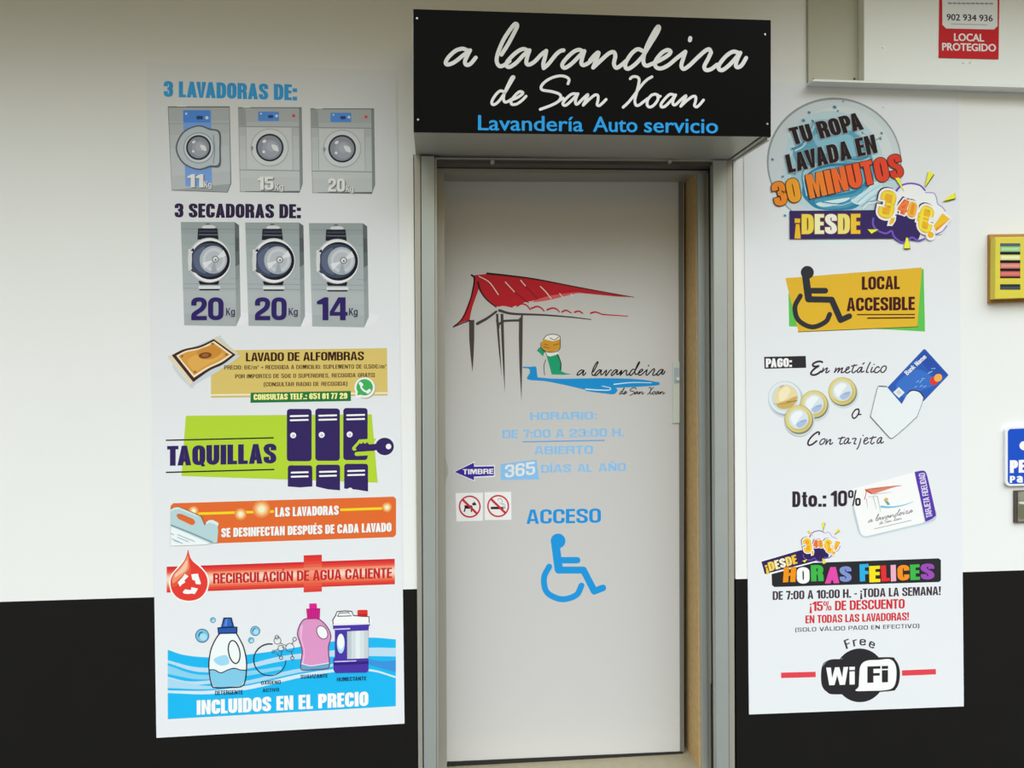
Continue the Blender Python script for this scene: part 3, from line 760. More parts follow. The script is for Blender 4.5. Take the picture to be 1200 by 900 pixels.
# three dryers
def dryer(o, d, num, nx0, nx1, kx0, kx1):
    T = lambda p: [(x + o, y + d) for x, y in p]
    root = group_part('dryer_picture')
    a = Art(YP, V2, G2)
    a.poly('#d2d9dd', T([(400, 500), (470, 520), (440, 560), (400, 572)]))
    a.bands(T([(393, 113), (413, 127), (420, 525), (400, 572)]), ['#5a6463', '#4c5656', '#5a6464', '#7f8a88', '#87928f', '#8b9693', '#8b9693'])
    a.bands(T([(157, 113), (394, 113), (401, 571), (172, 567)]), ['#8c9a99', '#92a09f', '#97a5a4', '#9aa8a7', '#9ba9a8', '#9da9a9', '#a2adac', '#9faaa9', '#98a4a3'])
    a.stroke('#7b8887', T([(162, 143), (394, 145)]), 2.5, smooth=False)
    a.stroke('#7b8887', T([(168, 384), (400, 386)]), 2, smooth=False); a.stroke('#7b8887', T([(168, 404), (400, 408)]), 2, smooth=False)
    a.stroke('#84908f', T([(370, 360), (398, 362)]), 2, smooth=False); a.stroke('#84908f', T([(372, 212), (396, 212)]), 2, smooth=False)
    a.ell('#5e6a6b', 276 + o, 123 + d, 10, 5); a.ell('#c5cdcc', 280 + o, 135 + d, 30, 9)
    a.poly('#1c1f28', T([(233, 141), (318, 141), (323, 192), (230, 190)])); a.poly('#5d6670', T([(236, 166), (319, 167), (320, 172), (235, 171)])); a.poly('#39414b', T([(238, 150), (316, 150), (317, 158), (237, 158)]))
    a.poly('#1c1f28', T([(234, 372), (327, 372), (321, 389), (241, 388)]))
    a.rect('#c9d1d0', 235 + o, 394 + d, 330 + o, 407 + d); a.poly('#15171c', T([(237, 408), (328, 407), (326, 413), (240, 413)]))
    a.ell('#b6c0c0', 282 + o, 281 + d, 95, 99); a.ell('#d9dedd', 284 + o, 281 + d, 91, 95)
    a.ell('#161a27', 287 + o, 281 + d, 86, 85)
    a.poly('#c6cdcc', T([(190, 232), (206, 232), (206, 326), (190, 326)])); a.poly('#161a27', T([(200, 238), (214, 226), (214, 244)])); a.poly('#161a27', T([(200, 324), (214, 336), (214, 316)]))
    a.build('appliance_body', root)
    b = Art(YP, V2, G2, base=a.L)
    b.smooth('#3c475a', T([(214, 238), (240, 215), (285, 206), (335, 222), (355, 280), (335, 335), (285, 354), (240, 345), (208, 325), (206, 280)]))
    b.smooth('#56637a', T([(214, 258), (232, 235), (262, 222), (250, 260), (252, 300), (268, 338), (238, 330), (216, 302)]))
    b.ell('#a3aeb1', 300 + o, 279 + d, 60, 61); b.ell('#b9c3c5', 303 + o, 279 + d, 50, 52); b.ell('#aab5b8', 303 + o, 279 + d, 38)
    b.poly('#cfd7d8', T([(303, 279), (345, 236), (356, 262)])); b.poly('#cfd7d8', T([(303, 279), (262, 318), (252, 292)])); b.poly('#93a0a4', T([(303, 279), (318, 336), (288, 336)]))
    b.ell('#7e898d', 309 + o, 277 + d, 16); b.ell('#e4e9ea', 309 + o, 277 + d, 10); b.ell('#6a757a', 310 + o, 279 + d, 5)
    b.build('drum_window', root)
    t = Art(YP, V2, G2, base=a.L)
    t.text('#2b205c', num, (nx0, 544), (nx1, 544), 100, s=.19, k=1.1); t.build('capacity_lettering', root); t = Art(YP, V2, G2, base=a.L); t.text('#3a3452', 'Kg', (kx0, 523), (kx1, 523), 32, s=.145, bar=.13)
    t.build('unit_lettering', root)
dryer(0, 0, '20', 203, 345, 356, 395); dryer(283, 2, '20', 483, 622, 631, 671); dryer(563, 5, '14', 755, 890, 896, 934)

# carpet washing
root = group_part('carpet_advert')
a = Art(YP, V3)
a.poly('#d8bf6e', [(289, 115), (1063, 105), (1066, 313), (290, 323)])
a.stroke('#f3e8c9', [(290, 311), (1066, 302)], 7, smooth=False, cap=False); a.stroke('#cdb87c', [(290, 320), (1066, 311)], 4, smooth=False, cap=False)
a.build('text_panel', root); top = a.L
t = Art(YP, V3, base=top)
t.text('#3a1c12', 'LAVADO DE ALFOMBRAS', (443, 163), (962, 158), 38, s=.18, bar=.15)
t.build('price_lettering', root); t = Art(YP, V3, base=top); t.text('#44281a', 'PRECIO: 6€/m² + RECOGIDA A DOMICILIO: SUPLEMENTO DE 0,50€/m²', (348, 199), (1060, 194), 18, s=.15, bar=.13, k=1.0, gap=.10, space=.34)
t.build('price_lettering', root); t = Art(YP, V3, base=top); t.text('#44281a', 'POR IMPORTES DE 50€ O SUPERIORES, RECOGIDA GRATIS', (396, 238), (1010, 232), 18, s=.15, bar=.13, k=1.0, gap=.10, space=.34)
t.build('price_lettering', root); t = Art(YP, V3, base=top); t.text('#44281a', '(CONSULTAR RADIO DE RECOGIDA)', (522, 273), (889, 270), 18, s=.15, bar=.13, k=1.0, gap=.10, space=.34); t.build('price_lettering', root)
c = Art(YP, (190, 390, 10), base=top)
c.smooth('#c9d3dc', [(120, 320), (330, 640), (400, 600), (640, 460), (900, 280), (860, 240), (700, 60), (640, 50)], 4)
c.poly('#e3dac3', [(62, 278), (112, 262), (365, 575), (328, 622)]); c.poly('#ddd3bc', [(605, 75), (640, 38), (893, 240), (862, 262)])
for i in range(14):
    u = i / 13; c.stroke('#b9ae94', [(110 + 252 * u, 268 + 305 * u), (68 + 262 * u, 282 + 335 * u)], 3, smooth=False)
    c.L -= 1; c.stroke('#b9ae94', [(610 + 250 * u, 78 + 180 * u), (642 + 250 * u, 44 + 195 * u)], 3, smooth=False); c.L -= 1
c.up()
c.poly('#47291e', catmull([(112, 262), (250, 194), (440, 150), (605, 73)], 5) + catmull([(862, 258), (710, 372), (560, 440), (365, 578)], 5))
c.poly('#f0e2c8', catmull([(165, 268), (275, 212), (450, 172), (608, 98)], 5) + catmull([(822, 256), (690, 348), (545, 415), (372, 526)], 5))
c.poly('#d79c46', catmull([(192, 275), (290, 226), (460, 188), (605, 120)], 5) + catmull([(790, 256), (670, 334), (530, 400), (375, 496)], 5))
c.smooth('#e0aa55', [(300, 330), (420, 250), (640, 200), (720, 260), (640, 320), (480, 400), (380, 450)])
c.smooth('#cc8c38', [(420, 205), (600, 150), (700, 220), (600, 300), (450, 300)])
c.ell('#7e4622', 505, 264, 76, 36, -.1); c.ell('#9a6440', 505, 262, 40, 20, -.1)
for q in ((232, 272), (590, 130), (755, 255), (385, 458)): c.ell('#a8692c', q[0], q[1], 18, 14)
c.build('carpet_picture', root)
g = Art(YP, V3, base=top)
g.poly('#24743f', [(464, 301), (904, 293), (905, 337), (463, 345)]); g.text('#eeee9a', 'CONSULTAS TELF.: 651 81 77 29', (477, 333), (889, 327), 26); g.build('phone_number_strip', root)
wa = Art(YP, V3, base=top)
wa.ell('#b9b08e', 969, 282, 46); wa.ell('#f2f5f4', 965, 278, 45); wa.poly('#f2f5f4', [(922, 326), (930, 285), (968, 318)])
wa.ell('#41ad5c', 965, 277, 36); wa.poly('#41ad5c', [(932, 312), (938, 280), (962, 308)])
wa.stroke('#f4f8f5', [(948, 262), (950, 277), (960, 290), (974, 297), (985, 297)], 8); wa.stroke('#f4f8f5', [(946, 260), (952, 266)], 14); wa.stroke('#f4f8f5', [(978, 298), (986, 291)], 14); wa.build('phone_icon', root)

# lockers
root = group_part('locker_advert')
a = Art(YP, V3)
a.poly('#b3d138', [(179, 402), (996, 396), (1022, 696), (160, 667)]); a.build('lime_panel', root); top = a.L
t = Art(YP, V3, base=top)
t.stroke('#241d33', [(91, 510), (565, 499)], 6, smooth=False, cap=False); t.stroke('#241d33', [(91, 651), (568, 638)], 6, smooth=False, cap=False)
t.text('#33245f', 'TAQUILLAS', (97, 622), (577, 611), 87); t.build('locker_lettering', root)
NAVY = '#34265f'
for x0, y0, x1, y1 in ((623, 372, 732, 602), (748, 370, 856, 600), (871, 368, 978, 597)):
    l = Art(YP, V3, base=top); l.rrect(NAVY, x0, y0, x1, y1, 14)
    for dy in (32, 50): l.stroke('#f2f2f6', [(x0 + 17, y0 + dy), (x0 + 92, y0 + dy - 2)], 8)
    l.ell('#f4f4f6', x0 + 28, y0 + 116, 13); l.ell('#c7bfdc', x0 + 29, y0 + 118, 6); l.build('locker_icon', root)
for x0, y0, x1, yl, yr, n in ((627, 620, 735, 713, 713, 0), (751, 617, 857, 713, 730, 0), (875, 613, 980, 722, 735, 1)):
    l = Art(YP, V3, base=top)
    p = rrpts(x0, y0, x1, y0 + 60, 12); p = [q for q in p if q[1] < y0 + 30]
    q = sorted([k for k in p if k[0] > (x0 + x1) / 2], key=lambda k: k[1]); r = sorted([k for k in p if k[0] <= (x0 + x1) / 2], key=lambda k: -k[1])
    l.poly(NAVY, q + [(x1, yr), ((x0 + x1) / 2, (yl + yr) / 2 + (4 if not n else -2)), (x0, yl)] + r)
    for dy in (32, 50): l.stroke('#f2f2f6', [(x0 + 17, y0 + dy), (x0 + 88, y0 + dy - 2)], 8)
    if n: l.ell('#e6eaee', 901, 730, 12)
    l.build('locker_icon', root)
k = Art(YP, V3, base=top + 6)
k.stroke('#b3d138', [(920, 546), (945, 516), (1010, 512)], 20, smooth=False); k.stroke('#b3d138', [(930, 570), (990, 566)], 18, smooth=False); k.ring('#e8ebef', 1053, 537, 46, 44, 8)
k.poly(NAVY, [(924, 545), (943, 522), (951, 528), (958, 518), (967, 527), (975, 518), (985, 528), (1022, 524), (1022, 552), (1005, 556), (944, 559)])
k.ell(NAVY, 1053, 537, 40, 38); k.ell('#f4f4f6', 1070, 537, 12); k.build('key_icon', root)

# disinfection banner
root = group_part('disinfection_banner')
a = Art(YP, V4)
a.poly('#df6a32', [(124, 74), (1092, 45), (1103, 55), (1103, 212), (1092, 223), (112, 257), (112, 86)])
a.stroke('#f3d325', [(232, 120), (566, 110)], 11, smooth=False, cap=False); a.stroke('#f3d325', [(858, 103), (1065, 96)], 11, smooth=False, cap=False)
for x, y, r in ((213, 108, 15), (420, 122, 18), (512, 100, 26), (1063, 92, 15)):
    for f, co in ((1.5, '#e88a4c'), (1.15, '#efae6e'), (.85, '#f5cf96'), (.55, '#faeac6')): a.ell(co, x, y, r * f)
a.build('orange_panel', root); top = a.L
t = Art(YP, V4, base=top)
t.text('#f6f2ee', 'LAS LAVADORAS', (572, 134), (851, 125), 41); t.build('banner_lettering', root); t = Art(YP, V4, base=top); t.text('#f6f2ee', 'SE DESINFECTAN DESPUÉS DE CADA LAVADO', (335, 224), (1083, 199), 40); t.build('banner_lettering', root)
c = Art(YP, (195, 580, 12.86), base=top)
c.poly('#9d5a38', [(65, 205), (180, 172), (345, 235), (535, 320), (575, 440), (620, 375), (620, 385), (575, 470), (520, 335), (65, 222)])
c.poly('#b4cfd3', [(65, 218), (120, 190), (182, 183), (345, 250), (520, 330), (548, 400), (577, 465), (600, 410), (640, 380), (700, 376), (790, 425), (775, 480), (780, 560), (765, 718), (660, 735), (65, 470)],
       [[(150, 310), (175, 284), (230, 290), (400, 362), (435, 400), (420, 445), (385, 458), (180, 360)]])
c.poly('#cfe0e0', [(65, 218), (120, 190), (182, 183), (345, 250), (500, 320), (480, 330), (340, 275), (185, 215), (120, 225), (65, 260)])
c.poly('#d8e6e6', [(600, 410), (640, 380), (700, 376), (790, 425), (778, 470), (700, 430), (640, 420), (600, 440)])
c.poly('#e9eff6', [(65, 472), (640, 722), (640, 740), (560, 750), (65, 768)])
c.stroke('#74909f', [(65, 452), (340, 560), (700, 716)], 18, smooth=False, cap=False)
for x0, y0, x1, y1 in ((170, 600, 420, 700), (170, 640, 330, 705), (70, 580, 110, 600), (120, 690, 240, 730), (80, 660, 200, 710)): c.stroke('#9fb6cd', [(x0, y0), (x1, y1)], 14, smooth=False)
c.build('canister_picture', root)

# hot water banner
root = group_part('hot_water_banner')
a = Art(YP, V4)
pipe = ['#c92f34', '#df3a34', '#e05240', '#e88a6c', '#f0bca2', '#f4d3c2', '#f3cfc0', '#efb398', '#ea9474', '#e56a4c', '#df4638', '#d33a34']
a.bands([(95, 353), (1097, 318), (1098, 430), (95, 467)], pipe)
a.bands([(697, 303), (777, 300), (777, 462), (697, 466)], ['#d8342f', '#dc3a32', '#df4a3c', '#e2614c', '#e77f64', '#ec9a80', '#ee8d70', '#e87a5e', '#e4684e', '#e05a46', '#dd4c3e', '#d83f38'])
a.build('red_pipe', root); top = a.L
Art(YP, V4, base=top).text('#c2262d', 'RECIRCULACIÓN DE AGUA CALIENTE', (299, 428), (1085, 402), 45, s=.185, bar=.15).build('banner_lettering', root)
c = Art(YP, (190, 640, 12.86), base=top)
drop = [(392, 55), (420, 160), (470, 235), (570, 320), (655, 420), (685, 540), (655, 680), (560, 785), (402, 824), (248, 785), (155, 685), (126, 545), (160, 430), (250, 325), (330, 225), (372, 130)]
c.poly('#f3f1f2', [((x - 402) * 1.1 + 402, (y - 540) * 1.09 + 545) if y > 200 else (x, y + 60) for x, y in drop])
c.smooth('#e03d35', drop, 4)
c.smooth('#e2573e', [(392, 80), (410, 190), (430, 330), (420, 420), (300, 520), (180, 620), (140, 540), (170, 430), (262, 325), (340, 225), (376, 140)], 4)
c.smooth('#e9916c', [(388, 150), (400, 250), (400, 340), (330, 420), (220, 520), (160, 560), (165, 450), (265, 335), (345, 230)], 4)
c.smooth('#eec2a4', [(370, 210), (380, 290), (350, 370), (260, 430), (190, 470), (200, 420), (290, 330)], 4)
c.poly('#f4efee', [(235, 548), (300, 478), (345, 418), (398, 455), (335, 520), (352, 545), (300, 575), (270, 612)])
c.poly('#f4efee', [(437, 425), (542, 414), (548, 452), (585, 560), (575, 578), (508, 570), (495, 520), (455, 505)])
c.poly('#f4efee', [(308, 692), (345, 650), (432, 664), (440, 618), (542, 640), (492, 722), (440, 714), (400, 722), (330, 716)])
c.build('recycling_drop', root)

# products included in the price
root = group_part('products_picture')
a = Art(YP, V5)
w0 = catmull([(48, 254), (120, 278), (220, 290), (330, 290), (450, 276), (600, 255), (760, 228), (900, 207), (1030, 195), (1154, 204)], 5)
a.poly('#1fb2ea', w0 + [(1154, 528), (48, 591)])
def wave(color, up_, lo_): a.poly(color, catmull(up_, 5) + list(reversed(catmull(lo_, 5))))
wave('#b7d6ea', [(48, 305), (200, 340), (400, 330), (600, 285), (800, 262), (1000, 245), (1154, 245)], [(48, 318), (200, 362), (400, 352), (600, 310), (800, 290), (1000, 285), (1154, 287)])
wave('#86cbe9', [(48, 330), (200, 375), (400, 362), (600, 335)], [(48, 372), (200, 398), (400, 385), (600, 350)])
wave('#b7d6ea', [(48, 385), (160, 408), (320, 395)], [(48, 400), (160, 425), (320, 412)])
wave('#cfe2ee', [(48, 452), (250, 452), (450, 425), (700, 370), (900, 345), (1040, 350), (1154, 383)], [(48, 464), (250, 470), (450, 445), (700, 388), (900, 358), (1040, 360), (1154, 392)])
wave('#a6d2ea', [(48, 395), (250, 430), (450, 400), (650, 352), (850, 322)], [(48, 440), (250, 445), (450, 418), (650, 372), (850, 335)])
wave('#3d8fd6', [(1025, 300), (1090, 310), (1154, 305)], [(1025, 325), (1090, 345), (1154, 362)])
a.build('blue_waves', root); top = a.L
LINE = '#2d2538'
def bubble(x, y, r):
    b = Art(YP, V5, base=top); b.ell('#3b6f94', x, y, r); b.ell('#79bcda', x, y, r * .86); b.ell('#a8d8ea', x + r * .15, y + r * .2, r * .5); b.stroke('#2b5f86', [(x - r * .5, y + r * .1), (x - r * .35, y - r * .35), (x, y - r * .5)], r * .16)
    b.build('bubble', root)
for q in ((215, 186, 34), (267, 110, 14), (472, 163, 24), (452, 208, 15)): bubble(*q)
b = Art(YP, V5, base=top)        # detergent
body = [(300, 176), (262, 240), (248, 310), (250, 370), (262, 428), (282, 438), (345, 437), (405, 432), (424, 400), (430, 320), (418, 250), (395, 200), (375, 172), (338, 170)]
b.smooth('#e9eff3', body, 5)
b.smooth('#9bd3ec', [(270, 300), (330, 280), (345, 320), (300, 330)], 5)
b.poly('#7fc4e2', catmull([(250, 352), (275, 352), (305, 366), (340, 352), (370, 344), (400, 352), (428, 354)], 4) + [(422, 402), (404, 430), (345, 435), (284, 436), (264, 426)])
b.stroke(LINE, [(250, 352), (275, 352), (305, 366), (340, 352), (370, 344), (400, 352), (428, 354)], 5)
b.stroke(LINE, body, 6, closed=True); b.stroke(LINE, ellpts(370, 265, 27, 56, -.18, 16), 6, closed=True)
b.build('detergent_bottle', root)
b = Art(YP, V5, base=top + 6)
b.poly('#1d2a5c', [(288, 146), (306, 144), (318, 98), (358, 97), (370, 142), (386, 142), (385, 176), (292, 178)])
b.poly('#2c56a8', [(293, 151), (380, 147), (379, 170), (296, 172)]); b.poly('#3566b8', [(312, 143), (324, 104), (352, 103), (362, 140)]); b.poly('#5a8ad0', [(322, 140), (330, 106), (338, 106), (334, 140)])
b.build('blue_cap', root)
b = Art(YP, V5, base=top)        # active oxygen
arc = [(543 + 78 * math.cos(t), 303 + 77 * math.sin(t)) for t in [math.radians(d) for d in range(2, 282, 12)]]
b.stroke(LINE, arc, 4, 7)
for x, y, r in ((580, 210, 17), (640, 243, 20), (597, 246, 14), (577, 193, 9), (663, 203, 9), (560, 263, 6), (597, 293, 8), (652, 295, 8)): b.ring('#4c4858', x, y, r, r, 3)
for p, q in (((595, 222), (625, 235)), ((650, 225), (660, 211)), ((575, 270), (592, 287)), ((600, 260), (597, 285)), ((648, 262), (652, 287)), ((565, 258), (584, 250)), ((618, 250), (602, 240))): b.stroke('#4c4858', [p, q], 3, smooth=False)
b.build('oxygen_symbol', root)
b = Art(YP, V5, base=top)        # softener
body = [(708, 108), (686, 140), (677, 178), (690, 222), (700, 262), (694, 315), (692, 340), (704, 353), (760, 350), (818, 346), (832, 328), (828, 270), (828, 235), (839, 190), (824, 148), (785, 108), (745, 103)]
b.smooth('#d893c2', body, 5); b.smooth('#e6b4d6', [(690, 150), (702, 135), (698, 200), (712, 260), (706, 320), (698, 318), (708, 262), (692, 200)], 4)
b.poly('#5fa3c4', [(695, 322), (740, 332), (790, 325), (830, 318), (831, 330), (818, 345), (760, 350), (704, 352), (693, 342)]); b.stroke('#f0e4ee', [(697, 322), (740, 332), (790, 325), (830, 318)], 4)
b.stroke('#6d3f6b', body, 5, closed=True); b.smooth('#eceef2', ellpts(797, 170, 24, 34, -.5, 12), 4); b.stroke('#6d3f6b', ellpts(797, 170, 24, 34, -.5, 14), 4, closed=True)
b.build('softener_bottle', root)
b = Art(YP, V5, base=top + 5)
b.poly('#9c1466', [(720, 55), (787, 53), (785, 104), (724, 105)]); b.poly('#d3248c', [(734, 30), (770, 29), (772, 55), (735, 56)])
for i in range(6): b.rect('#d3248c', 724 + i * 10.2, 58, 731 + i * 10.2, 102); b.L -= 1
b.up(); b.build('magenta_cap', root)
b = Art(YP, V5, base=top)        # humectant
b.smooth('#eef0f4', [(850, 135), (848, 110), (862, 88), (868, 70), (905, 66), (940, 68), (948, 88), (985, 92), (1024, 94), (1026, 135)], 4)
b.stroke(LINE, [(850, 135), (848, 110), (862, 88), (868, 70), (905, 66), (940, 68), (948, 88), (985, 92), (1024, 94), (1026, 135)], 5, smooth=False); b.stroke(LINE, [(872, 90), (880, 76), (925, 74), (938, 90), (872, 92)], 4, smooth=False)
b.poly('#4a35a0', [(848, 132), (1026, 128), (1022, 150), (1022, 355), (1012, 365), (862, 368), (852, 355), (850, 300), (858, 290), (858, 160), (850, 152)])
b.poly('#e4e6f2', [(850, 128), (1026, 122), (1026, 131), (850, 137)]); b.stroke('#cfc9ec', [(858, 155), (930, 152)], 6); b.stroke('#cfc9ec', [(858, 312), (960, 308)], 5)
b.poly('#33247c', [(852, 318), (1022, 310), (1022, 322), (852, 330)])
b.bands([(918, 165), (918, 299), (1021, 295), (1021, 160)], ['#b9c4cb', '#cdd6db', '#dfe5e8', '#d3dade', '#c3ccd2']); b.smooth('#a9d6ea', ellpts(887, 224, 19, 48, 0, 16), 4); b.smooth('#eef2f6', ellpts(887, 215, 16, 36, 0, 16), 4)
b.build('humectant_canister', root)
b = Art(YP, V5, base=top + 9); b.rrect('#d6352f', 968, 61, 1017, 92, 5); b.rect('#b02622', 970, 82, 1016, 90); b.build('red_cap', root)
for s, p, q, h in (('DETERGENTE', (277, 474), (412, 470), 21), ('OXÍGENO', (500, 424), (596, 419), 17), ('ACTIVO', (508, 460), (588, 456), 17), ('SUAVIZANTE', (692, 395), (823, 389), 19), ('HUMECTANTE', (868, 408), (1011, 402), 19)):
    t = Art(YP, V5, base=top); t.text('#1d2748', s, p, q, h, s=.17, bar=.15, gap=.08); t.build('caption_lettering', root)
Art(YP, V5, base=top).text('#f6f7f8', 'INCLUIDOS EN EL PRECIO', (188, 570), (1021, 526), 70).build('banner_lettering', root)
# ------------------------------------------------------------------ right poster
poster = sheet('poster', [(877.9, 837.3), (1129.5, 827.8), (1123.0, 101.0), (870.8, 96.0)])
tag(poster, 'tall white vinyl poster of prices and payment notes, right of the door', 'poster')
R1, R2, R3, R4, R5 = (870, 90, 4.285), (870, 290, 4.444), (870, 400, 4.444), (870, 530, 4.444), (870, 610, 3.748)
VB = (890, 110, 6.0); VX = (1010, 190, 8.183); VC = (895, 430, 10.0); VK = (1010, 400, 7.5); VL = (990, 540, 9.0); VD = (890, 610, 10.0)
GR = (1.12, 1.12, 1.12)

# washed in thirty minutes
root = group_part('quick_wash_advert')
a = Art(YP, VB, GR)
a.smooth('#d2dde0', [(100, 700), (180, 860), (330, 1020), (560, 1060), (760, 1010), (820, 900), (700, 960), (400, 960)], 4)
a.ell('#8f9798', 525, 478, 474, 452, 0, 64)
a.ell('#c3ccd0', 527, 482, 463, 441, 0, 64); a.ell('#cbd2d4', 560, 470, 380, 380)
a.smooth('#b4cbd2', [(300, 180), (480, 120), (680, 170), (830, 330), (900, 560), (980, 640), (860, 760), (760, 830), (520, 850), (330, 800), (200, 690), (170, 520), (200, 330)], 6)
a.smooth('#96bac7', [(250, 380), (300, 250), (420, 180), (560, 200), (700, 280), (790, 420), (800, 560), (760, 720), (640, 820), (480, 830), (330, 740), (230, 600), (210, 480)], 6)
a.smooth('#5d9cb4', [(240, 390), (330, 340), (400, 230), (520, 250), (640, 260), (740, 340), (800, 480), (790, 640), (700, 760), (560, 815), (420, 800), (310, 700), (350, 560), (450, 500), (600, 480), (480, 460), (350, 500), (260, 480)], 6)
a.smooth('#83b6c8', [(380, 300), (520, 260), (650, 300), (720, 420), (600, 440), (460, 420)], 6)
a.smooth('#2f7da0', [(300, 690), (340, 560), (470, 500), (640, 490), (780, 540), (800, 640), (740, 740), (650, 810), (430, 812), (340, 760)], 6)
a.smooth('#72acc2', [(360, 560), (480, 515), (640, 510), (760, 560), (700, 660), (560, 700), (430, 690), (360, 640)], 6)
a.smooth('#4a94b0', [(390, 745), (520, 725), (660, 700), (740, 650), (700, 750), (600, 800), (440, 805)], 6)
a.smooth('#c9dfe6', [(400, 770), (520, 745), (640, 730), (560, 775), (450, 795)], 5); a.smooth('#bcd8e0', [(640, 740), (730, 690), (830, 600), (860, 640), (800, 730), (700, 780)], 5)
for p, w in (([(240, 385), (300, 350), (350, 270), (380, 200)], 14), ([(320, 700), (300, 560), (360, 480)], 10), ([(720, 270), (790, 330), (860, 300)], 9), ([(760, 440), (700, 460), (600, 455)], 10), ([(440, 760), (560, 770), (680, 720), (740, 640)], 8)):
    a.stroke('#3d86a6', p, w, 3); a.stroke('#cfe2e8', [(x + 12, y + 14) for x, y in p], w * .6, 2)
for p in ([(690, 760), (760, 700), (850, 640)], [(720, 790), (800, 720), (900, 690)], [(770, 640), (840, 600), (930, 610)], [(760, 760), (860, 730), (940, 650)]): a.stroke('#7fb4c8', p, 7, 2); a.stroke('#e3eef0', [(x + 10, y + 14) for x, y in p], 9, 3)
for x, y, r in ((350, 130, 11), (530, 92, 13), (552, 118, 7), (310, 185, 12), (375, 190, 10), (590, 52, 6), (92, 460, 10), (860, 275, 9), (852, 315, 8), (180, 855, 10), (165, 580, 8), (232, 385, 9), (870, 95, 4), (700, 230, 6), (250, 560, 7), (130, 640, 6)):
    a.ell('#4d7f98', x, y, r, r * .7, .5)
a.build('water_globe', root); top = a.L
t = Art(YP, VB, GR, base=top)
t.text('#26191a', 'TU ROPA', (240, 360), (735, 247), 120, up=(-38, -118), outline=('#b9c2c6', .02)); t.build('advert_lettering', root)
t = Art(YP, VB, GR, base=top)
t.text('#26191a', 'LAVADA EN', (205, 558), (832, 412), 128, up=(-27, -128), outline=('#b9c2c6', .02)); t.build('advert_lettering', root)
t = Art(YP, VB, GR, base=top + 1)
OR = ['#e8862c', '#ee9a2c', '#ec7d2c', '#ec722c', '#ea672c', '#e65a2e', '#e04e2e', '#d8452e', '#cf3d2c']
t.text(None, '30 MINUTOS', (112, 795), (1020, 582), 168, up=(-34, -166), s=.24, bar=.19, charcols=OR, outline=('#4a1d17', .03)); t.build('advert_lettering', root)
b = Art(YP, R1, 1.2, base=top)
b.poly('#33255a', [(237, 673), (700, 669), (836, 812), (238, 815)]); b.build('price_banner', root)
t = Art(YP, R1, 1.2, base=top + 2)
t.text(None, '¡DESDE', (262, 790), (592, 788), 100, charcols=['#e3ad2a', '#ecc54c', '#efdfae', '#f3ead2', '#eccd72', '#e6b436'], outline=('#7a4a1c', .03)); t.build('price_lettering', root)
def burst(view, gain, base, turn=None, par=None):
    a = Art(YP, view, gain, base=base, turn=turn)
    PU = '#6b52ae'
    a.smooth('#e3e3ea', [(330, 300), (390, 225), (470, 205), (560, 225), (615, 290), (690, 298), (722, 360), (735, 410), (800, 470), (830, 560), (760, 690), (600, 640), (400, 560), (200, 480), (300, 360)], 5)
    a.smooth('#33255a', [(105, 520), (150, 500), (330, 500), (520, 540), (560, 660), (530, 750), (440, 745), (380, 772), (310, 735), (280, 680), (200, 685), (120, 630)], 5)
    a.stroke(PU, [(318, 292), (350, 250), (392, 218), (470, 204), (555, 222), (605, 270)], 18, 16)
    a.stroke('#9b8cc6', [(610, 292), (690, 298), (716, 345), (728, 400), (770, 430), (800, 470)], 10)
    a.stroke(PU, [(110, 540), (108, 600), (150, 655), (230, 684), (285, 660), (310, 715), (380, 768), (440, 750), (480, 722), (540, 752), (600, 735)], 18)
    a.stroke(PU, [(700, 694), (770, 665), (815, 610)], 9)
    a.build('cloud_burst', par)
    for q in ([(318, 152), (358, 148), (402, 278)], [(640, 85), (692, 112), (604, 240)], [(775, 375), (888, 290), (898, 345)], [(55, 645), (160, 645), (92, 686)], [(424, 725), (442, 725), (464, 826), (402, 826)]):
        r = Art(YP, view, gain, base=a.L + 1, turn=turn)
        r.poly('#4d4a1c', [(x + 4, y + 9) for x, y in q]); r.poly('#e8dc3a', q); r.build('yellow_ray', par)
    t = Art(YP, view, gain, base=r.L + 2, turn=turn)
    NUM = (('3', (150, 520), (290, 548), 265, (48, -258), '#eda22a', '#f3c93a'), ('4', (334, 478), (418, 508), 140, (48, -130), '#e0562e', '#ea7a3a'),
           ('0', (432, 512), (506, 538), 145, (30, -140), '#e88a2a', '#eeb03a'), ('€', (520, 645), (655, 690), 255, (40, -245), '#eba528', '#f3cf3c'))
    for c, p0, p1, h, up, col, hi in NUM: block(t, '#3a2c4a', c, (p0[0] - 10, p0[1] - 10), (p1[0] - 10, p1[1] - 10), h, s=.26, bar=.22, up=up, grow=.10 if h > 200 else .13); t.L -= 1
    t.up()
    for c, p0, p1, h, up, col, hi in NUM: block(t, '#f0eef0', c, p0, p1, h, s=.26, bar=.22, up=up, grow=.10 if h > 200 else .13); t.L -= 1
    t.up()
    t.poly('#f0eef0', [(240, 612), (262, 520), (330, 512), (326, 560), (292, 612)]); t.poly('#edb02c', [(262, 595), (278, 535), (318, 530), (310, 568), (284, 600)])
    t.poly('#f0eef0', [(765, 465), (872, 540), (715, 690), (665, 615)]); t.poly('#edb22c', [(772, 490), (846, 545), (714, 664), (688, 610)]); t.poly('#e08a2a', [(700, 640), (800, 575), (846, 545), (714, 664)])
    t.ell('#f0eef0', 660, 705, 46); t.ell('#eda52a', 660, 698, 30)
    for c, p0, p1, h, up, col, hi in NUM: block(t, col, c, p0, p1, h, s=.26, bar=.20, up=up, grow=.02); t.L -= 1
    t.up()
    for c, p0, p1, h, up, col, hi in NUM: block(t, hi, c, (p0[0] + 6, p0[1] - 8), (p1[0] - 2, p1[1] - 8), h * .95, s=.12, bar=.10, up=(up[0] * .94, up[1] * .94)); t.L -= 1
    t.build('price_lettering', par)
burst(VX, 1.2, top + 5, par=root)

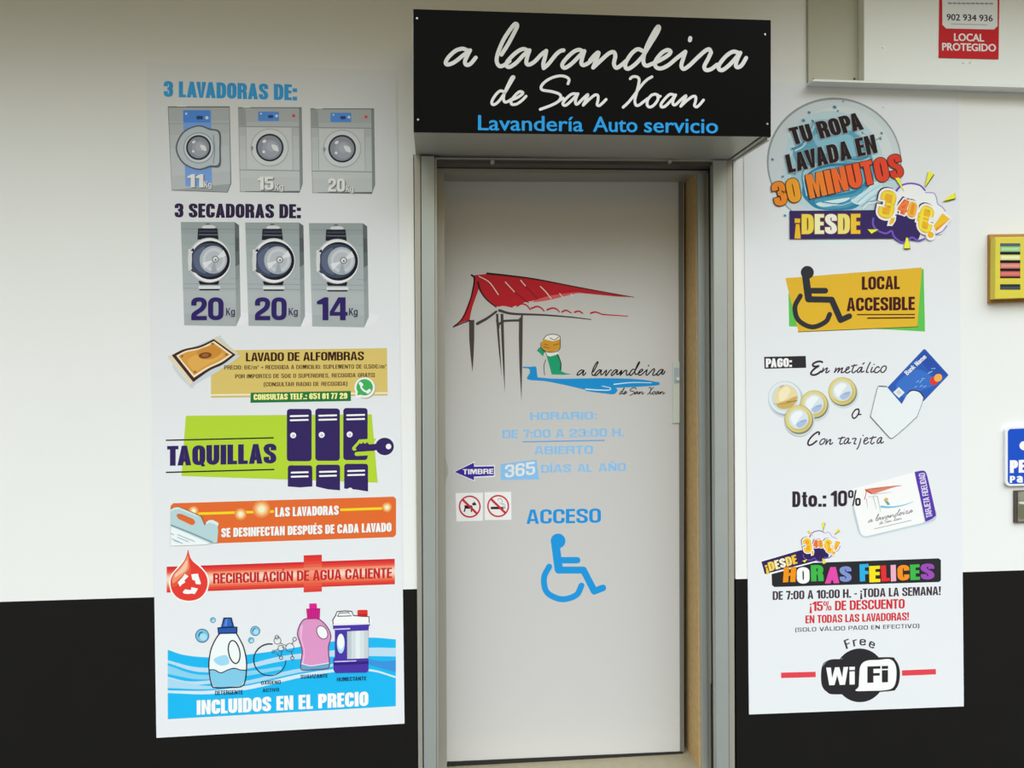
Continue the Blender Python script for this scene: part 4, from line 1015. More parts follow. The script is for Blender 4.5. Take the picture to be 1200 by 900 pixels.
# accessible premises
root = group_part('accessibility_advert')
a = Art(YP, R2)
a.poly('#5fbf52', [(240, 240), (944, 112), (951, 438), (780, 428), (243, 411)]); a.poly('#5d5a34', [(290, 442), (914, 415), (914, 410), (290, 434)]); a.poly('#deb132', [(224, 160), (935, 104), (911, 411), (292, 438)])
a.build('yellow_panel', root); top = a.L
def wheelchair(view, color, K, gain=1.0, base=3, surf=YP, rough=.45):
    a = Art(surf, view, gain, base=base, rough=rough)
    head, rh, body, wb, arm, wa, thigh, wt, leg, wl, foot, wf, arc, wr = K
    a.ell(color, *head, rh)
    for pts, w in ((body, wb), (arm, wa), (thigh, wt), (leg, wl), (foot, wf)): a.stroke(color, pts, w, smooth=False)
    a.stroke(color, arc, wr)
    return a
K = ((338, 130), 34, [(328, 140), (345, 268)], 38, [(340, 225), (432, 225)], 30, [(346, 270), (465, 272)], 32, [(465, 272), (512, 378)], 32, [(512, 378), (557, 358)], 30, [(302, 252), (274, 310), (292, 378), (362, 414), (432, 388), (455, 348)], 25)
wheelchair(R2, '#313238', K, base=top).build('wheelchair_symbol', root)
Art(YP, R2, base=top).text('#461c1e', 'LOCAL', (622, 221), (820, 217), 69, s=.20).build('advert_lettering', root)
t = Art(YP, R2, base=top); t.text('#461c1e', 'ACCESIBLE', (543, 332), (898, 326), 70, s=.20); t.stroke('#461c1e', [(596, 350), (898, 349)], 6, smooth=False, cap=False); t.stroke('#461c1e', [(650, 368), (898, 366)], 7, smooth=False, cap=False); t.build('advert_lettering', root)

# ways to pay
root = group_part('payment_advert')
a = Art(YP, R3); a.poly('#2e2d31', [(113, 81), (330, 76), (332, 138), (115, 143)]); a.build('heading_strip', root)
Art(YP, R3, base=3).text('#f3f3f4', 'PAGO:', (122, 136), (258, 133), 46).build('heading_lettering', root)
E = lambda p: S(940, 410, 10.909, p); C_ = lambda p: S(935, 475, 10.909, p)
CASH = [E([(258, 158), (235, 148), (190, 152), (142, 178), (140, 205), (170, 212), (210, 207)]), E([(210, 207), (160, 240), (118, 285), (116, 312), (150, 322), (200, 305), (240, 275)]),
        E([(272, 232), (262, 262), (250, 288)]), E([(250, 288), (290, 250), (322, 232), (312, 265), (302, 290), (325, 288), (348, 268)]),
        E([(432, 232), (425, 260), (412, 288)]), E([(412, 288), (448, 248), (475, 232), (466, 262), (455, 288)]), E([(455, 288), (490, 248), (518, 230), (508, 262), (500, 290), (520, 290), (545, 275)]),
        E([(555, 265), (590, 245), (602, 222), (585, 220), (560, 250), (556, 285), (580, 295), (615, 275)]), E([(668, 190), (650, 235), (638, 275), (648, 293), (670, 285), (692, 265)]), E([(632, 208), (700, 194)]),
        E([(765, 222), (735, 228), (708, 260), (708, 285), (732, 282), (768, 225), (755, 265), (760, 286), (790, 272)]), E([(776, 182), (795, 166)]),
        E([(872, 160), (850, 200), (828, 255), (822, 285), (845, 286)]), E([(898, 222), (882, 262), (880, 284), (905, 280), (925, 262)]), E([(918, 188), (920, 186)]),
        E([(985, 228), (970, 214), (940, 235), (925, 270), (935, 292), (965, 286), (995, 262)]), E([(1050, 205), (1020, 225), (1005, 262), (1018, 288), (1050, 278), (1074, 240), (1072, 212), (1050, 205)])]
CARD = [C_([(270, 372), (275, 350), (255, 342), (205, 372), (150, 432), (128, 485), (145, 510), (185, 498), (240, 455)]), C_([(325, 428), (295, 450), (280, 482), (292, 502), (325, 485), (348, 450), (345, 428), (325, 428)]),
        C_([(372, 435), (365, 465), (355, 500)]), C_([(355, 500), (395, 450), (420, 438), (412, 470), (408, 498), (430, 492), (445, 478)]),
        C_([(568, 402), (545, 450), (536, 485), (550, 498), (572, 485)]), C_([(520, 425), (600, 410)]), C_([(645, 418), (615, 432), (592, 470), (598, 492), (625, 478), (655, 422), (642, 465), (648, 486), (675, 475)]),
        C_([(698, 430), (715, 422), (745, 424), (730, 455), (718, 492), (740, 490)]), C_([(805, 425), (795, 470), (775, 530), (755, 560)]), C_([(832, 386), (836, 383)]),
        C_([(845, 462), (885, 440), (892, 418), (872, 416), (848, 448), (846, 485), (872, 492), (905, 468)]), C_([(962, 398), (940, 450), (932, 480), (948, 494), (975, 475)]), C_([(918, 424), (1000, 406)]),
        C_([(1065, 408), (1035, 425), (1014, 462), (1020, 486), (1045, 472), (1076, 412), (1062, 460), (1066, 484), (1095, 468)])]
a = Art(YP, gain=1.0, base=2); script(a, '#372a38', CASH[:2], 2.3); script(a, '#463a48', CASH[2:], 1.5); a.build('script_lettering', root)
a = Art(YP, gain=1.0, base=2); script(a, '#372a38', [C_([(775, 48), (735, 58), (698, 110), (698, 148), (720, 166), (755, 140), (782, 85), (775, 48)]), C_([(778, 118), (805, 116)])], 1.7); a.build('script_lettering', root)
a = Art(YP, gain=1.0, base=2); script(a, '#3b2c3a', CARD[:1], 2.0); script(a, '#463a48', CARD[1:], 1.4); a.build('script_lettering', root)
def coin(x, y, r, two, base):
    c = Art(YP, VC, base=base)
    c.ell('#c8d3dc', x + 12, y + 26, r * 1.06); c.ell('#5f5c46' if not two else '#8d9aa4', x + 5, y + 10, r)
    if two:
        c.ell('#c2ced6', x, y, r); c.ell('#dfe6ea', x - 4, y - 4, r * .93); c.ell('#ccd6dc', x, y, r * .80); c.ell('#e4d3a2', x + 10, y - 10, r * .70)
        c.smooth('#cba962', [(x - 100, y + 80), (x + 20, y + 30), (x + 140, y - 20), (x + 120, y + 60), (x + 60, y + 115), (x - 40, y + 130)], 5); c.smooth('#efe3bd', [(x - 70, y - 60), (x + 10, y - 130), (x + 60, y - 90), (x + 20, y), (x - 60, y + 40)], 5)
        c.stroke('#a88846', [(x - 130, y + 72), (x, y + 66), (x + 130, y + 30)], 6); c.stroke('#9b7c40', [(x - 60, y - 120), (x - 20, y - 145)], 8); c.stroke('#8f7240', [(x + 20, y + 50), (x + 80, y + 42), (x + 140, y + 35)], 9)
    else:
        c.ell('#b3a465', x, y, r); c.ell('#d8cb8a', x - 3, y - 4, r * .94); c.ell('#c6b775', x + 8, y + 10, r * .78); c.ell('#dad09a', x - 8, y - 8, r * .76)
        c.ell('#d3dce6', x - 2, y - 2, r * .68); c.smooth('#e8eef4', [(x - 95, y - 20), (x - 20, y - 95), (x + 50, y - 70), (x, y), (x - 50, y + 70)], 5); c.smooth('#a9bbdc', [(x - 30, y + 60), (x + 20, y + 20), (x + 90, y), (x + 80, y + 60), (x + 10, y + 100)], 5)
        c.stroke('#8d9cc0', [(x + 20, y + 30), (x + 80, y + 20)], 8)
    c.build('coin_picture', root); return c.L
l = coin(250, 362, 198, True, 2); l = coin(590, 436, 162, False, l); coin(410, 612, 165, False, l); coin(922, 285, 165, False, 2)
k = Art(YP, VK, base=3)
k.poly('#2f5cb2', [(540, 72), (552, 68), (562, 74), (752, 284), (760, 297), (752, 308), (545, 524), (350, 552), (220, 410)])
k.smooth('#3c6fc4', [(300, 380), (470, 250), (600, 300), (640, 380), (500, 440), (380, 500)], 5); k.poly('#2d4fa6', [(546, 80), (745, 293), (660, 330), (490, 150)])
k.stroke('#27346a', [(220, 410), (350, 550)], 7, smooth=False)
k.poly('#dfe4e6', [(275, 448), (325, 402), (376, 450), (326, 498)]); k.poly('#c6cdd2', [(300, 448), (325, 425), (352, 450), (326, 474)])
k.ell('#d93a34', 634, 348, 38, 36, -.7); k.ell('#f0a94e', 670, 320, 38, 33, -.7)
for p, q in (((480, 360), (500, 345)), ((508, 362), (535, 335)), ((525, 325), (552, 328)), ((580, 285), (600, 268)), ((590, 280), (620, 262)), ((612, 240), (645, 238)), ((465, 405), (480, 395)), ((510, 400), (530, 385)), ((540, 402), (565, 392))): k.stroke('#88b4e0', [p, q], 7, smooth=False)
k.build('bank_card_picture', root); lc = k.L
Art(YP, VK, base=lc).text('#e8edf2', 'Bank Name', (400, 300), (572, 142), 40, up=(-30, -30), s=.18, bar=.14).build('card_lettering', root)
k = Art(YP, VK, base=lc + 3)
pocket = [(150, 394), (220, 400), (350, 552)] + catmull([(350, 552), (385, 490), (420, 440), (460, 430), (510, 446), (542, 488)], 5) + [(530, 545), (485, 662)] + catmull([(485, 662), (380, 760), (282, 842), (262, 852), (245, 848), (170, 765), (76, 662)], 3) + catmull([(76, 662), (100, 560), (135, 420), (150, 394)], 3)
k.poly('#e3e8eb', pocket)
k.stroke('#8a8088', [(542, 488), (530, 545), (485, 662)], 5, smooth=False); k.stroke('#8a8088', catmull([(485, 662), (380, 760), (282, 842), (262, 852), (245, 848)], 4), 6, smooth=False)
k.stroke('#6b636b', [(245, 848), (170, 765), (76, 662)], 6, smooth=False); k.stroke('#8a8088', [(76, 662), (100, 560), (135, 420), (150, 394)], 5); k.stroke('#2f2c30', [(150, 394), (220, 398)], 8, smooth=False); k.stroke('#22252e', [(400, 462), (425, 438), (460, 430), (510, 446), (542, 488)], 9)
k.build('pocket_picture', root)

# ten per cent off
root = group_part('discount_advert')
t = Art(YP, R4, base=3); t.text('#352a35', 'D', (260, 286), (302, 285), 82, s=.22); t.build('discount_lettering', root)
t = Art(YP, R4, base=12); t.text('#352a35', 'to.:', (309, 285), (437, 283), 82, s=.19, gap=.06); t.text('#352a35', '10%', (460, 283), (616, 278), 82, s=.17, gap=.06); t.build('discount_lettering', root)
c = Art(YP, VL)
for off, co in ((26, '#dbe3e7'), (14, '#cdd8de'), (5, '#bcc8cf')):
    c.smooth(co, [(78 + off * .1, 470 + off), (130, 700 + off), (165, 775 + off), (215, 800 + off), (300, 788 + off), (600, 715 + off), (850, 655 + off), (960, 600 + off), (900, 500), (400, 600), (180, 560)], 4)
c.poly('#eff2f5', [(60, 330), (75, 300), (110, 290), (735, 118), (840, 640), (820, 655), (230, 796)] + catmull([(230, 796), (190, 788), (165, 755), (150, 700)], 3))
c.build('loyalty_card_picture', root); top = c.L
p = Art(YP, VL, base=top)
p.poly('#5a38a6', [(735, 118)] + catmull([(735, 118), (820, 102), (852, 118), (870, 160)], 3) + catmull([(870, 160), (957, 540), (950, 585), (915, 615)], 3) + [(852, 644)]); p.build('purple_strip', root)
Art(YP, VL, base=top + 3).text('#e2dcf2', 'TARJETA FIDELIDAD', (925, 590), (842, 124), 62, up=(-64, 12), s=.15, bar=.13).build('card_lettering', root)
p = Art(YP, VL, base=top)
p.smooth('#d9826a', [(218, 302), (400, 275), (600, 258), (500, 285), (380, 325), (282, 350)], 4); p.stroke('#c04432', [(218, 302), (285, 348)], 12); p.stroke('#c04a3a', [(228, 305), (222, 350), (208, 405)], 8)
p.stroke('#a8625a', [(290, 300), (450, 275), (600, 260)], 6, 2)
for q in ([(228, 400), (240, 500)], [(300, 380), (335, 510)], [(345, 375), (378, 540)]): p.stroke('#b5b2b8', q, 8, 3)
p.stroke('#bdbabf', [(300, 352), (500, 330)], 8, 3); p.stroke('#c2c0c4', [(250, 380), (345, 372)], 6)
p.stroke('#74bade', [(385, 482), (480, 488), (600, 472), (720, 432)], 22, 4); p.ell('#d8a860', 436, 408, 22, 16, -.3); p.poly('#63a98a', [(425, 425), (455, 425), (478, 462), (450, 466)])
p.build('wash_house_drawing', root)
p = Art(YP, VL, base=top + 2)
script(p, '#77737c', SCRIPT_TOP, 6, ((245, 655), (718, 545), 1.35, *FIT_TOP)); p.build('script_lettering', root)
p = Art(YP, VL, base=top + 2); script(p, '#9b979f', SCRIPT_LOW, 5, ((365, 672), (600, 615), 1.0, *FIT_LOW)); p.stroke('#9a96a0', [(312, 718), (700, 628)], 6, smooth=False); p.build('script_lettering', root)

# happy hours
root = group_part('happy_hours_advert')
a = Art(YP, R5)
a.poly('#2c2b2f', [(128, 232), (136, 192), (862, 166), (872, 174), (872, 262), (864, 270), (140, 292), (130, 284)]); a.build('black_strip', root); top = a.L
b = Art(YP, VD, base=top)
b.poly('#edeff2', [(10, 470), (660, 300), (840, 440), (690, 480), (60, 650)]); b.poly('#33255c', [(22, 482), (480, 348), (740, 330), (805, 440), (690, 465), (62, 628)]); b.build('price_banner', root)
Art(YP, VD, base=top + 4).text(None, '¡DESDE', (78, 608), (448, 502), 108, up=(-24, -104), charcols=['#e8c23e', '#edcf62', '#f1e3b4', '#f4edd6', '#efd278', '#e8be40'], outline=('#55361c', .03)).build('price_lettering', root)
burst((931.2, 614.2, 15.9), 1.0, top + 3, turn=(math.radians(-19), 220, 410), par=root)
HC = ['#e8901f', '#f1f1f1', '#41b04b', '#dc4aa6', '#7d8ecb', '#2fa9dc', '#efd822', '#de2f33', '#e6a9c2', '#ee8c22', '#41b04b', '#984bb0']
t = Art(YP, R5, base=top + 16)
xs = [(178, 233, 205, 272), (240, 296, 206, 278), (302, 357, 196, 268), (362, 426, 205, 277), (428, 480, 202, 270), (516, 556, 192, 268), (558, 606, 200, 272), (610, 648, 198, 268), (652, 676, 196, 268), (682, 734, 196, 264), (738, 780, 194, 262), (784, 844, 190, 260)]
for ch, co, (x0, x1, y0, y1) in zip('HORASFELICES', HC, xs):
    t.text(co, ch, (x0, y1), (x1, y1 - 2), y1 - y0, s=.24, bar=.2, up=((4 if co in ('#e8901f', '#dc4aa6') else -2), -(y1 - y0))); t.L -= 1
t.build('happy_hours_lettering', root)
for s, p0, p1, h, co, st in (('DE 7:00 A 10:00 H. - ¡TODA LA SEMANA!', (133, 349), (872, 327), 38, '#433540', .19), ('¡15% DE DESCUENTO', (295, 398), (713, 386), 42, '#cf2b38', .18), ('EN TODAS LAS LAVADORAS!', (277, 452), (732, 438), 35, '#cf2b38', .19)):
    Art(YP, R5, base=3).text(co, s, p0, p1, h, s=st, bar=.15).build('offer_lettering', root)
Art(YP, R5, base=3).text('#453f48', '(SOLO VÁLIDO PAGO EN EFECTIVO)', (232, 489), (777, 471), 18, s=.15, bar=.13, k=1.3, gap=.14, space=.3).build('offer_lettering', root)

# wifi
root = group_part('wifi_advert')
a = Art(YP, R5)
for q in ([(170, 680), (322, 676)], [(701, 670), (850, 664)]):
    a = Art(YP, R5); a.stroke('#dd4450', q, 24, smooth=False, cap=False); a.build('red_bar', root)
a = Art(YP, R5)
INK = '#2a2a2e'
a.ell(INK, 516, 680, 112, 118, 0, 48)
a.smooth(INK, [(350, 640), (380, 612), (440, 608), (640, 600), (672, 612), (690, 650), (690, 700), (675, 738), (640, 750), (420, 764), (370, 752), (347, 715)], 5)
a.stroke('#dfe3e7', [(440, 607), (380, 612), (352, 640)], 1)
a.smooth('#eef1f3', [(498, 748), (510, 730), (513, 690), (518, 640), (545, 616), (600, 612), (650, 610), (674, 640), (675, 700), (660, 735), (620, 746), (560, 748)], 5)
a.build('wifi_badge', root)
Art(YP, R5, base=8).text('#f4f5f6', 'Wi', (368, 724), (494, 720), 78, s=.19, bar=.16).build('badge_lettering', root)
Art(YP, R5, base=8).text('#2d2b31', 'Fi', (549, 713), (640, 710), 72, s=.19, bar=.16).build('badge_lettering', root)
t = Art(YP, R5, base=3)
for ch, p, q, u in (('F', (456, 565), (478, 556), (-12, -38)), ('r', (488, 554), (506, 549), (-6, -38)), ('e', (514, 548), (542, 549), (1, -38)), ('e', (552, 553), (576, 565), (12, -36))):
    t.text('#45404a', ch, p, q, 38, s=.15, bar=.13, up=u); t.L -= 1
t.build('badge_lettering', root)
# ------------------------------------------------------------------ vinyl on the door glass
VG, VH, VS_ = (500, 300, 3.871), (500, 460, 3.461), (525, 570, 15.0)
YG = YL
GT, GM = 1.35, 1.15
def decal(name, label, cat, pix_base, group=None):
    p = P(*pix_base, YG)
    return tag(empty(name, (p.x, YG, p.z)), label, cat, group)

logo = decal('wash_house_decal', 'vinyl picture of a red roofed wash house and river on the door glass', 'decal', (640, 470))
a = Art(YG, VG, GT, rough=.3)
RED = '#a8202a'
a.poly(RED, catmull([(210, 88), (250, 84), (278, 80)], 3) + catmull([(278, 80), (500, 106), (720, 148), (940, 187)], 4) + [(860, 184), (700, 168)] + catmull([(700, 168), (600, 178), (520, 196), (440, 212), (388, 232)], 4) + catmull([(388, 232), (350, 226), (312, 228), (270, 190), (238, 145)], 4) + catmull([(238, 145), (222, 190), (205, 240), (195, 290)], 4) + catmull([(195, 290), (160, 302), (120, 323)], 3) + catmull([(120, 323), (160, 280), (190, 210), (210, 150), (212, 110), (210, 88)], 4))
a.smooth('#c2555a', [(480, 208), (560, 180), (700, 163), (620, 184), (540, 203)], 4)
a.stroke('#1f1718', [(275, 79), (380, 90), (500, 106), (720, 148), (940, 187)], 9, 3); a.stroke('#1f1718', [(204, 87), (216, 98), (214, 130), (195, 210), (165, 280), (120, 322)], 9, 4); a.stroke('#1f1718', [(120, 323), (160, 306), (197, 292)], 4, 6); a.stroke('#1f1718', [(232, 118), (245, 160), (275, 200), (315, 232)], 8, 5)
for q in ([(238, 92), (285, 120), (325, 175)], [(357, 118), (400, 165)], [(426, 110), (450, 138)], [(516, 138), (540, 162), (565, 193)], [(603, 170), (618, 188)], [(655, 172), (662, 184)]): a.stroke('#c9c0b6', q, 4)
for q in ([(400, 165), (462, 212)], [(450, 138), (500, 190)]): a.stroke('#7d1820', q, 4)
a.build('red_roof', logo)
a = Art(YG, VG, GT, base=8, rough=.3)
for q in ([(325, 222), (355, 224), (388, 232)], [(410, 227), (432, 217), (455, 225), (470, 244)], [(475, 238), (500, 229), (520, 236), (533, 250)], [(547, 244), (572, 236), (592, 243), (602, 254)], [(615, 253), (633, 246), (655, 258)], [(672, 255), (690, 250), (708, 260)], [(745, 259), (766, 254), (790, 262)]): a.stroke(RED, q, 8, 5)
a.build('roof_tiles', logo)
a = Art(YG, VG, GT, base=8, rough=.3); a.stroke(RED, [(794, 264.5), (840, 268), (912, 273)], 6, 4); a.build('eave_line', logo)
a = Art(YG, VG, 1.2, base=3, rough=.3)
GY = '#463f3e'
a.stroke(GY, [(330, 247), (390, 262), (520, 267), (650, 277), (745, 288)], 13, 4); a.stroke(GY, [(230, 307), (275, 282), (316, 252)], 14, 10)
a.poly(GY, [(192, 292), (216, 289), (216, 380), (213, 450), (208, 527), (199, 450), (193, 380)]); a.poly(GY, [(314, 262), (325, 262), (329, 340), (335, 440), (340, 545), (328, 440), (319, 340)]); a.poly(GY, [(335, 262), (348, 262), (351, 360), (354, 500), (355, 620), (346, 500), (339, 380)]); a.poly(GY, [(419, 282), (436, 272), (435, 400), (433, 520), (430, 656), (421, 500), (418, 380)])
a.stroke(GY, [(322, 318), (345, 297), (380, 293), (424, 292)], 10); a.stroke(GY, [(320, 290), (325, 325)], 12); a.stroke(GY, [(432, 272), (430, 300)], 9)
a.build('wooden_posts', logo)
a = Art(YG, VG, 1.15, base=3, rough=.3)
a.poly('#1c86c4', catmull([(436, 502), (470, 503), (495, 502), (500, 528), (503, 550)], 4) + catmull([(503, 550), (600, 557), (800, 554), (960, 559), (1055, 573)], 4) + catmull([(1055, 573), (1050, 586), (960, 593), (858, 598)], 4) + catmull([(858, 598), (866, 610), (846, 627), (790, 620), (720, 607)], 4) + catmull([(720, 607), (640, 588), (540, 568), (458, 560), (468, 530), (464, 512), (436, 508)], 4))
a.stroke('#c8dbe6', [(850, 582), (930, 574), (1020, 575)], 5, 3); a.stroke('#c8dbe6', [(722, 604), (780, 608), (828, 608), (832, 598), (795, 590)], 6, 3); a.stroke('#1c86c4', [(722, 609), (780, 618), (850, 624)], 5)
a.build('blue_river', logo)
a = Art(YG, VG, 1.2, base=3, rough=.3)
a.poly('#d9d6d2', [(528, 385), (545, 360), (575, 356), (602, 362), (606, 378), (560, 390)]); a.stroke('#2c2620', [(528, 380), (545, 360), (575, 355), (602, 362), (606, 378)], 3); a.stroke('#2c2620', [(560, 372), (580, 380), (600, 366)], 3)
a.poly('#bf8a2c', [(518, 393), (535, 378), (575, 388), (606, 376), (603, 424), (560, 437), (523, 421)]); a.stroke('#2c2620', [(518, 395), (522, 420), (558, 437), (602, 425), (606, 380)], 3)
for q in ([(530, 410), (555, 418)], [(575, 405), (585, 402), (600, 398)], [(535, 400), (550, 404)]): a.stroke('#6d4a1c', q, 3)
a.build('laundry_basket', logo)
a = Art(YG, VG, 1.2, base=3, rough=.3)
a.smooth('#d6d2cc', [(530, 440), (560, 436), (598, 438), (590, 452), (560, 456)], 4)
a.poly('#1f9066', [(543, 450), (560, 456), (598, 446), (612, 488), (612, 524), (630, 531), (657, 536), (620, 539), (567, 537), (556, 495)]); a.poly('#1f9066', [(502, 430), (518, 416), (534, 436), (528, 455)])
a.stroke('#2c2620', [(540, 470), (532, 500), (535, 540)], 3); a.stroke('#2c2620', [(592, 446), (608, 482), (606, 515)], 4); a.stroke('#2c2620', [(502, 430), (518, 416), (545, 448)], 3)
a.build('washerwoman', logo)
a = Art(YG, gain=1.0, base=9, rough=.3); script(a, '#191314', SCRIPT_TOP, 1.35, ((675.7, 440.4), (779.5, 440.0), .32, *FIT_TOP)); a.build('script_lettering', logo)
a = Art(YG, gain=1.0, base=9, rough=.3); script(a, '#191314', SCRIPT_LOW, .85, ((725.8, 462.3), (779, 462.0), .23, *FIT_LOW)); a.build('script_lettering', logo)

HB = '#86b9ea'
hours = decal('opening_hours_decal', 'pale blue opening hours lettering on the door glass', 'decal', (660, 562))
for s, p0, p1, h in (('HORARIO:', (420, 112), (690, 109), 32), ('DE 7:00 A 23:00 H.', (307, 186), (800, 178), 34), ('ABIERTO', (437, 251), (675, 248), 33), ('DÍAS', (464, 326), (586, 323), 33), ('AL', (611, 323), (672, 321.5), 33), ('AÑO', (697, 321), (808, 318), 33)):
    t = Art(YG, VH, 1.1, rough=.3); t.text(HB, s, p0, p1, h, s=.205, bar=.165, k=1.45, gap=.10)
    if '7:00' in s: t.stroke('#6f9dd2', [(388, 200), (722, 194)], 5, smooth=False, cap=False)
    t.build('hours_lettering', hours)
t = Art(YG, VH, 1.1, rough=.3); t.poly(HB, [(300, 290), (446, 272), (456, 352), (301, 355)]); t.build('blue_block', hours)
Art(YG, VH, 1.1, base=3, rough=.3).text('#dcdddd', '365', (318, 346), (440, 332), 52, s=.18, bar=.16, k=1.2, gap=.09).build('hours_lettering', hours)

arrow = decal('doorbell_arrow_sticker', 'dark blue arrow sticker pointing left on the door glass', 'sticker', (556, 562))
t = Art(YG, VH, 1.05, rough=.3); t.poly('#e6e6e8', [(108, 322), (195, 278), (195, 296), (277, 294), (277, 342), (195, 346), (195, 361)]); t.poly('#3c2b98', [(113, 322), (192, 284), (192, 301), (273, 299), (273, 337), (192, 341), (192, 356)]); t.build('arrow', arrow)
Art(YG, VH, 1.05, base=4, rough=.3).text('#f4f4f8', 'TIMBRE', (147, 332), (270, 330), 21, s=.22, bar=.19, k=1.4, gap=.09).build('arrow_lettering', arrow)

def ban(label, quad, c, base):
    o = decal('prohibition_sticker', label, 'sticker', base, 'square prohibition stickers on the door')
    q = Art(YG, VS_, 1.0, base=1, rough=.3); q.poly('#f6f7f7', quad); q.build('backing', o)
    return o, c
o, c = ban('square white sticker with a dog crossed out in red', [(132, 116), (612, 108), (614, 604), (150, 614)], (382, 355), (550, 611))
q = Art(YG, VS_, base=3, rough=.3)
q.poly('#241c1c', [(280, 328), (300, 332), (408, 332), (432, 345), (420, 450), (402, 452), (398, 392), (312, 392), (296, 450), (272, 446), (288, 390), (292, 350)]); q.poly('#241c1c', [(420, 312), (440, 285), (455, 292), (462, 262), (476, 285), (504, 322), (462, 334), (440, 332)]); q.build('dog_silhouette', o)
def circle(o, c):
    q = Art(YG, VS_, base=7, rough=.3); q.ring('#c8303c', c[0], c[1], 180, 182, 27); q.stroke('#c8303c', [(c[0] - 126, c[1] - 124), (c[0] + 126, c[1] + 122)], 40, smooth=False, cap=False); q.build('red_ring', o)
circle(o, c)
o, c = ban('square white sticker with a cigarette crossed out in red', [(644, 102), (1110, 95), (1116, 584), (646, 594)], (882, 345), (584, 609))
q = Art(YG, VS_, base=3, rough=.3)
q.poly('#241c1c', [(752, 358), (975, 360), (975, 401), (752, 401)]); q.poly('#8d8d90', [(985, 365), (1010, 363), (1010, 388), (985, 388)]); q.stroke('#9aa0a6', [(880, 250), (885, 215), (930, 220), (955, 260), (945, 300), (985, 310), (1005, 350)], 10); q.stroke('#b0b6ba', [(900, 270), (920, 300), (970, 330), (985, 360)], 8); q.build('cigarette_silhouette', o)
circle(o, c)

acc = decal('access_decal', 'bright blue vinyl wheelchair symbol low on the door glass', 'decal', (668, 706))
Art(YG, VH, 1.0, rough=.3).text('#2292da', 'ACCESO', (405, 533), (707, 528), 58, s=.19, bar=.16, k=1.2, gap=.07).build('access_lettering', acc)
K = ((533, 602), 30, [(522, 612), (536, 718)], 34, [(535, 680), (611, 680)], 26, [(536, 720), (636, 720)], 28, [(636, 720), (680, 806)], 28, [(680, 806), (715, 792)], 27, [(497, 706), (476, 752), (488, 810), (546, 838), (606, 822), (628, 783)], 24)
wheelchair(VH, '#2295da', K, surf=YG, base=1, rough=.3).build('wheelchair_symbol', acc)

# ------------------------------------------------------------------ notices at the right edge
V6, V7, V8 = (920, 0, 4.2857), (1120, 250, 6.925), (1120, 480, 5.625)
def plate(name, label, cat, pix, yf, yb, m_, r=0.0):
    fr = [P(x, y, yf) for x, y in pix]
    org = Vector((sum(p.x for p in fr) / len(fr), yb, min(p.z for p in fr)))
    o = empty(name, org); tag(o, label, cat)
    return o
YQ = YB + .002
al = plate('alarm_notice', 'red and white alarm notice stuck on the cream box', 'notice', [(1100, 68), (1171, 69), (1171, -40), (1101, -40)], YQ - .002, YQ, None)
Solid().slab(ink('#bf2028', 1.2), [(1100.3, 67.6), (1170.2, 69.3), (1171.8, -44), (1101.6, -46)], YQ - .0025, YQ - .0003).build('red_plate', al)
a = Art(YQ - .0025, V6, 1.15); a.poly('#dcdfe8', [(788, -160), (1068, -158), (1067, 130), (1050, 148), (810, 143), (790, 125)]); a.build('white_panel', al)
a = Art(YQ - .0025, V6, 1.15, base=3); a.type('#3c3440', '902 934 936', (812, 101), (1042, 107), 31, bold=(.035, .02)); a.stroke('#b9a9b4', [(835, 120), (1015, 125)], 4, smooth=False); a.build('notice_lettering', al)
a = Art(YQ - .0025, V6, 1.15, base=3); 
for x in range(0, 10): a.stroke('#9a98ac', [(822 + x * 23, 16 + .2 * x), (834 + x * 23, 17 + .2 * x)], 9, smooth=False); a.L -= 1
a.build('worn_line', al)
Art(YQ - .0025, V6, 1.15, base=3).type('#f2f0f2', 'LOCAL', (850, 204), (998, 208), 36, bold=(.045, .03)).build('notice_lettering', al)
Art(YQ - .0025, V6, 1.15, base=3).type('#f2f0f2', 'PROTEGIDO', (790, 252), (1058, 258), 36, bold=(.045, .03)).build('notice_lettering', al)

# yellow indicator box
yb = plate('indicator_box', 'yellow indicator box with striped windows on the right wall', 'box', [(1160, 355), (1240, 352), (1240, 275), (1160, 275)], -.05, 0, None)
Solid().slab(mat('ochre_backing', (0.42, 0.205, 0.045), rough=.6, vary=(20, .08)), [(1159.3, 355.2), (1246, 352), (1246, 273.5), (1159.5, 274.5)], -.012, -.0004).build('backing_board', yb, bevel=.002)
Solid().slab(mat('yellow_enamel', (0.70, 0.60, 0.055), rough=.4, vary=(9, .04)), [(1166, 350.5), (1242, 347.8), (1242, 277), (1166.5, 278)], -.040, -.012).build('yellow_panel', yb, bevel=.002)
a = Art(-.040, V7)
for y0, y1, co in ((243, 268, '#54606c'), (312, 336, '#1d2024'), (380, 404, '#1d1a1e'), (447, 470, '#1d1a1e'), (512, 527, '#2a1c22'), (575, 620, '#2c3438')): a.rect(co, 360, y0, 524, y1); a.L -= 1
a.up(); a.rect('#43525a', 365, 596, 520, 616); a.build('dark_slots', yb)
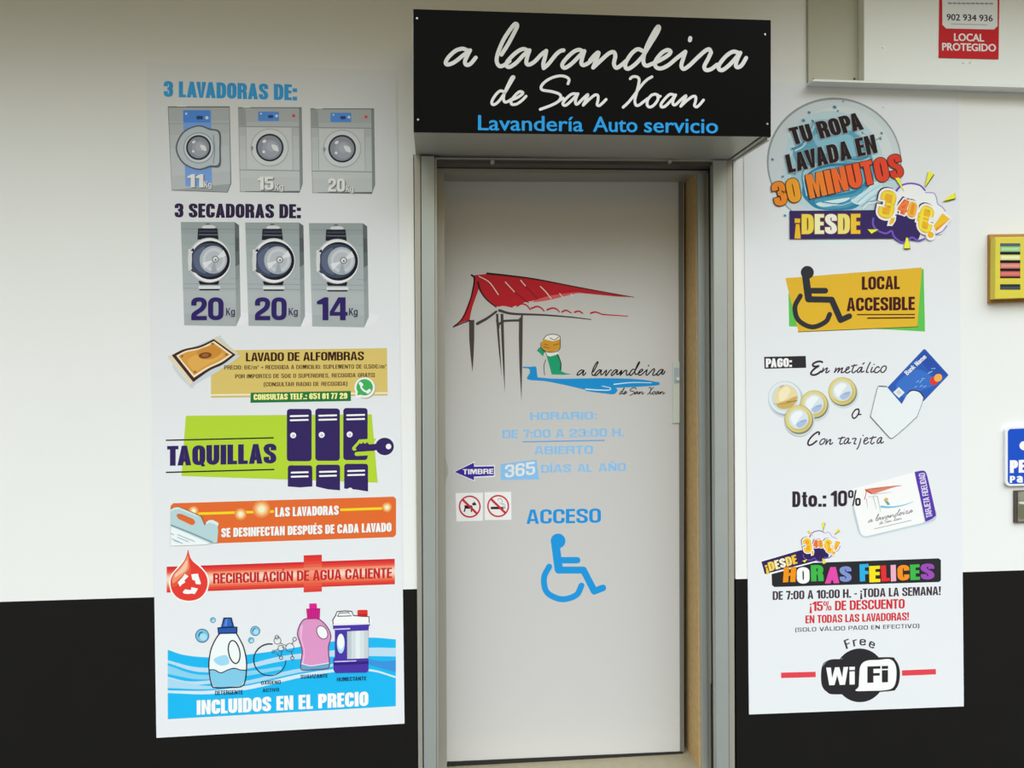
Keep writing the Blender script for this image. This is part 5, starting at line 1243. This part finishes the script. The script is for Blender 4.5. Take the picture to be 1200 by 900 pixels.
for y0, y1, co, hi in ((268, 312, '#8fc27a', '#b2d8a0'), (336, 380, '#d6d488', '#e8e6b8'), (404, 447, '#cf7a6c', '#dc968a'), (470, 512, '#c9605a', '#d67a72')):
    a = Art(-.040, V7, base=2); a.rect(co, 360, y0, 524, y1); a.rect(hi, 370, y0 + 10, 516, y1 - 12); a.build('coloured_window', yb)

# blue street sign and the plaque below it
bs = plate('blue_sign', 'blue sign with white border and lettering on the right wall', 'sign', [(1178, 570), (1250, 567), (1250, 498), (1178, 500)], -.012, 0, None)
pts = rrpts(1178.2, 500.2, 1258, 569.8, 5.5)
Solid().slab(mat('white_sign_enamel', (0.78, 0.80, 0.83), rough=.3), list(reversed([(x, y - .03 * (x - 1178)) for x, y in pts])), -.012, -.0004).build('sign_plate', bs)
pts = rrpts(1181, 502.8, 1255, 567.4, 4)
a = Art(-.012); a.poly('#1c4fc0', [(x, y - .03 * (x - 1178)) for x, y in pts]); a.build('blue_field', bs)
a = Art(-.012, V8, base=3); a.ell('#f3f5f8', 452, 238, 32, 30); a.build('white_symbol', bs)
Art(-.012, V8, base=3).text('#f3f5f8', 'PE', (357, 418), (458, 415), 84, s=.25, bar=.2).build('sign_lettering', bs)
t = Art(-.012, V8, base=3); t.text('#f3f5f8', 'P', (357, 483), (392, 482), 46, s=.22, bar=.18); t.text('#f3f5f8', 'a', (402, 482), (442, 481), 60, s=.22, bar=.16); t.build('sign_lettering', bs)
pl = plate('mottled_plaque', 'small mottled brown plaque under the blue sign', 'plaque', [(1189, 613), (1240, 611), (1240, 574), (1189, 575)], -.01, 0, None)
Solid().slab(mat('plaque_edge', (0.075, 0.055, 0.048), rough=.6), [(1189.3, 612.5), (1240, 611), (1240, 573.5), (1189.3, 575)], -.010, -.0004).build('plaque_base', pl, bevel=.001)
Solid().slab(mat('mottled_bronze', (0.20, 0.19, 0.15), rough=.55, bump=(120, .5), vary=(35, .45)), [(1193, 611.5), (1239, 610), (1239, 575), (1193, 576)], -.013, -.010).build('plaque_face', pl)
a = Art(-.013, V8); a.smooth('#cfcfc4', [(412, 612), (435, 606), (470, 612), (470, 622), (430, 622)], 4); a.smooth('#8d8d7c', [(410, 560), (450, 540), (470, 580), (430, 600)], 4); a.smooth('#6e6c58', [(410, 640), (450, 630), (470, 700), (420, 720)], 4); a.build('raised_pattern', pl)
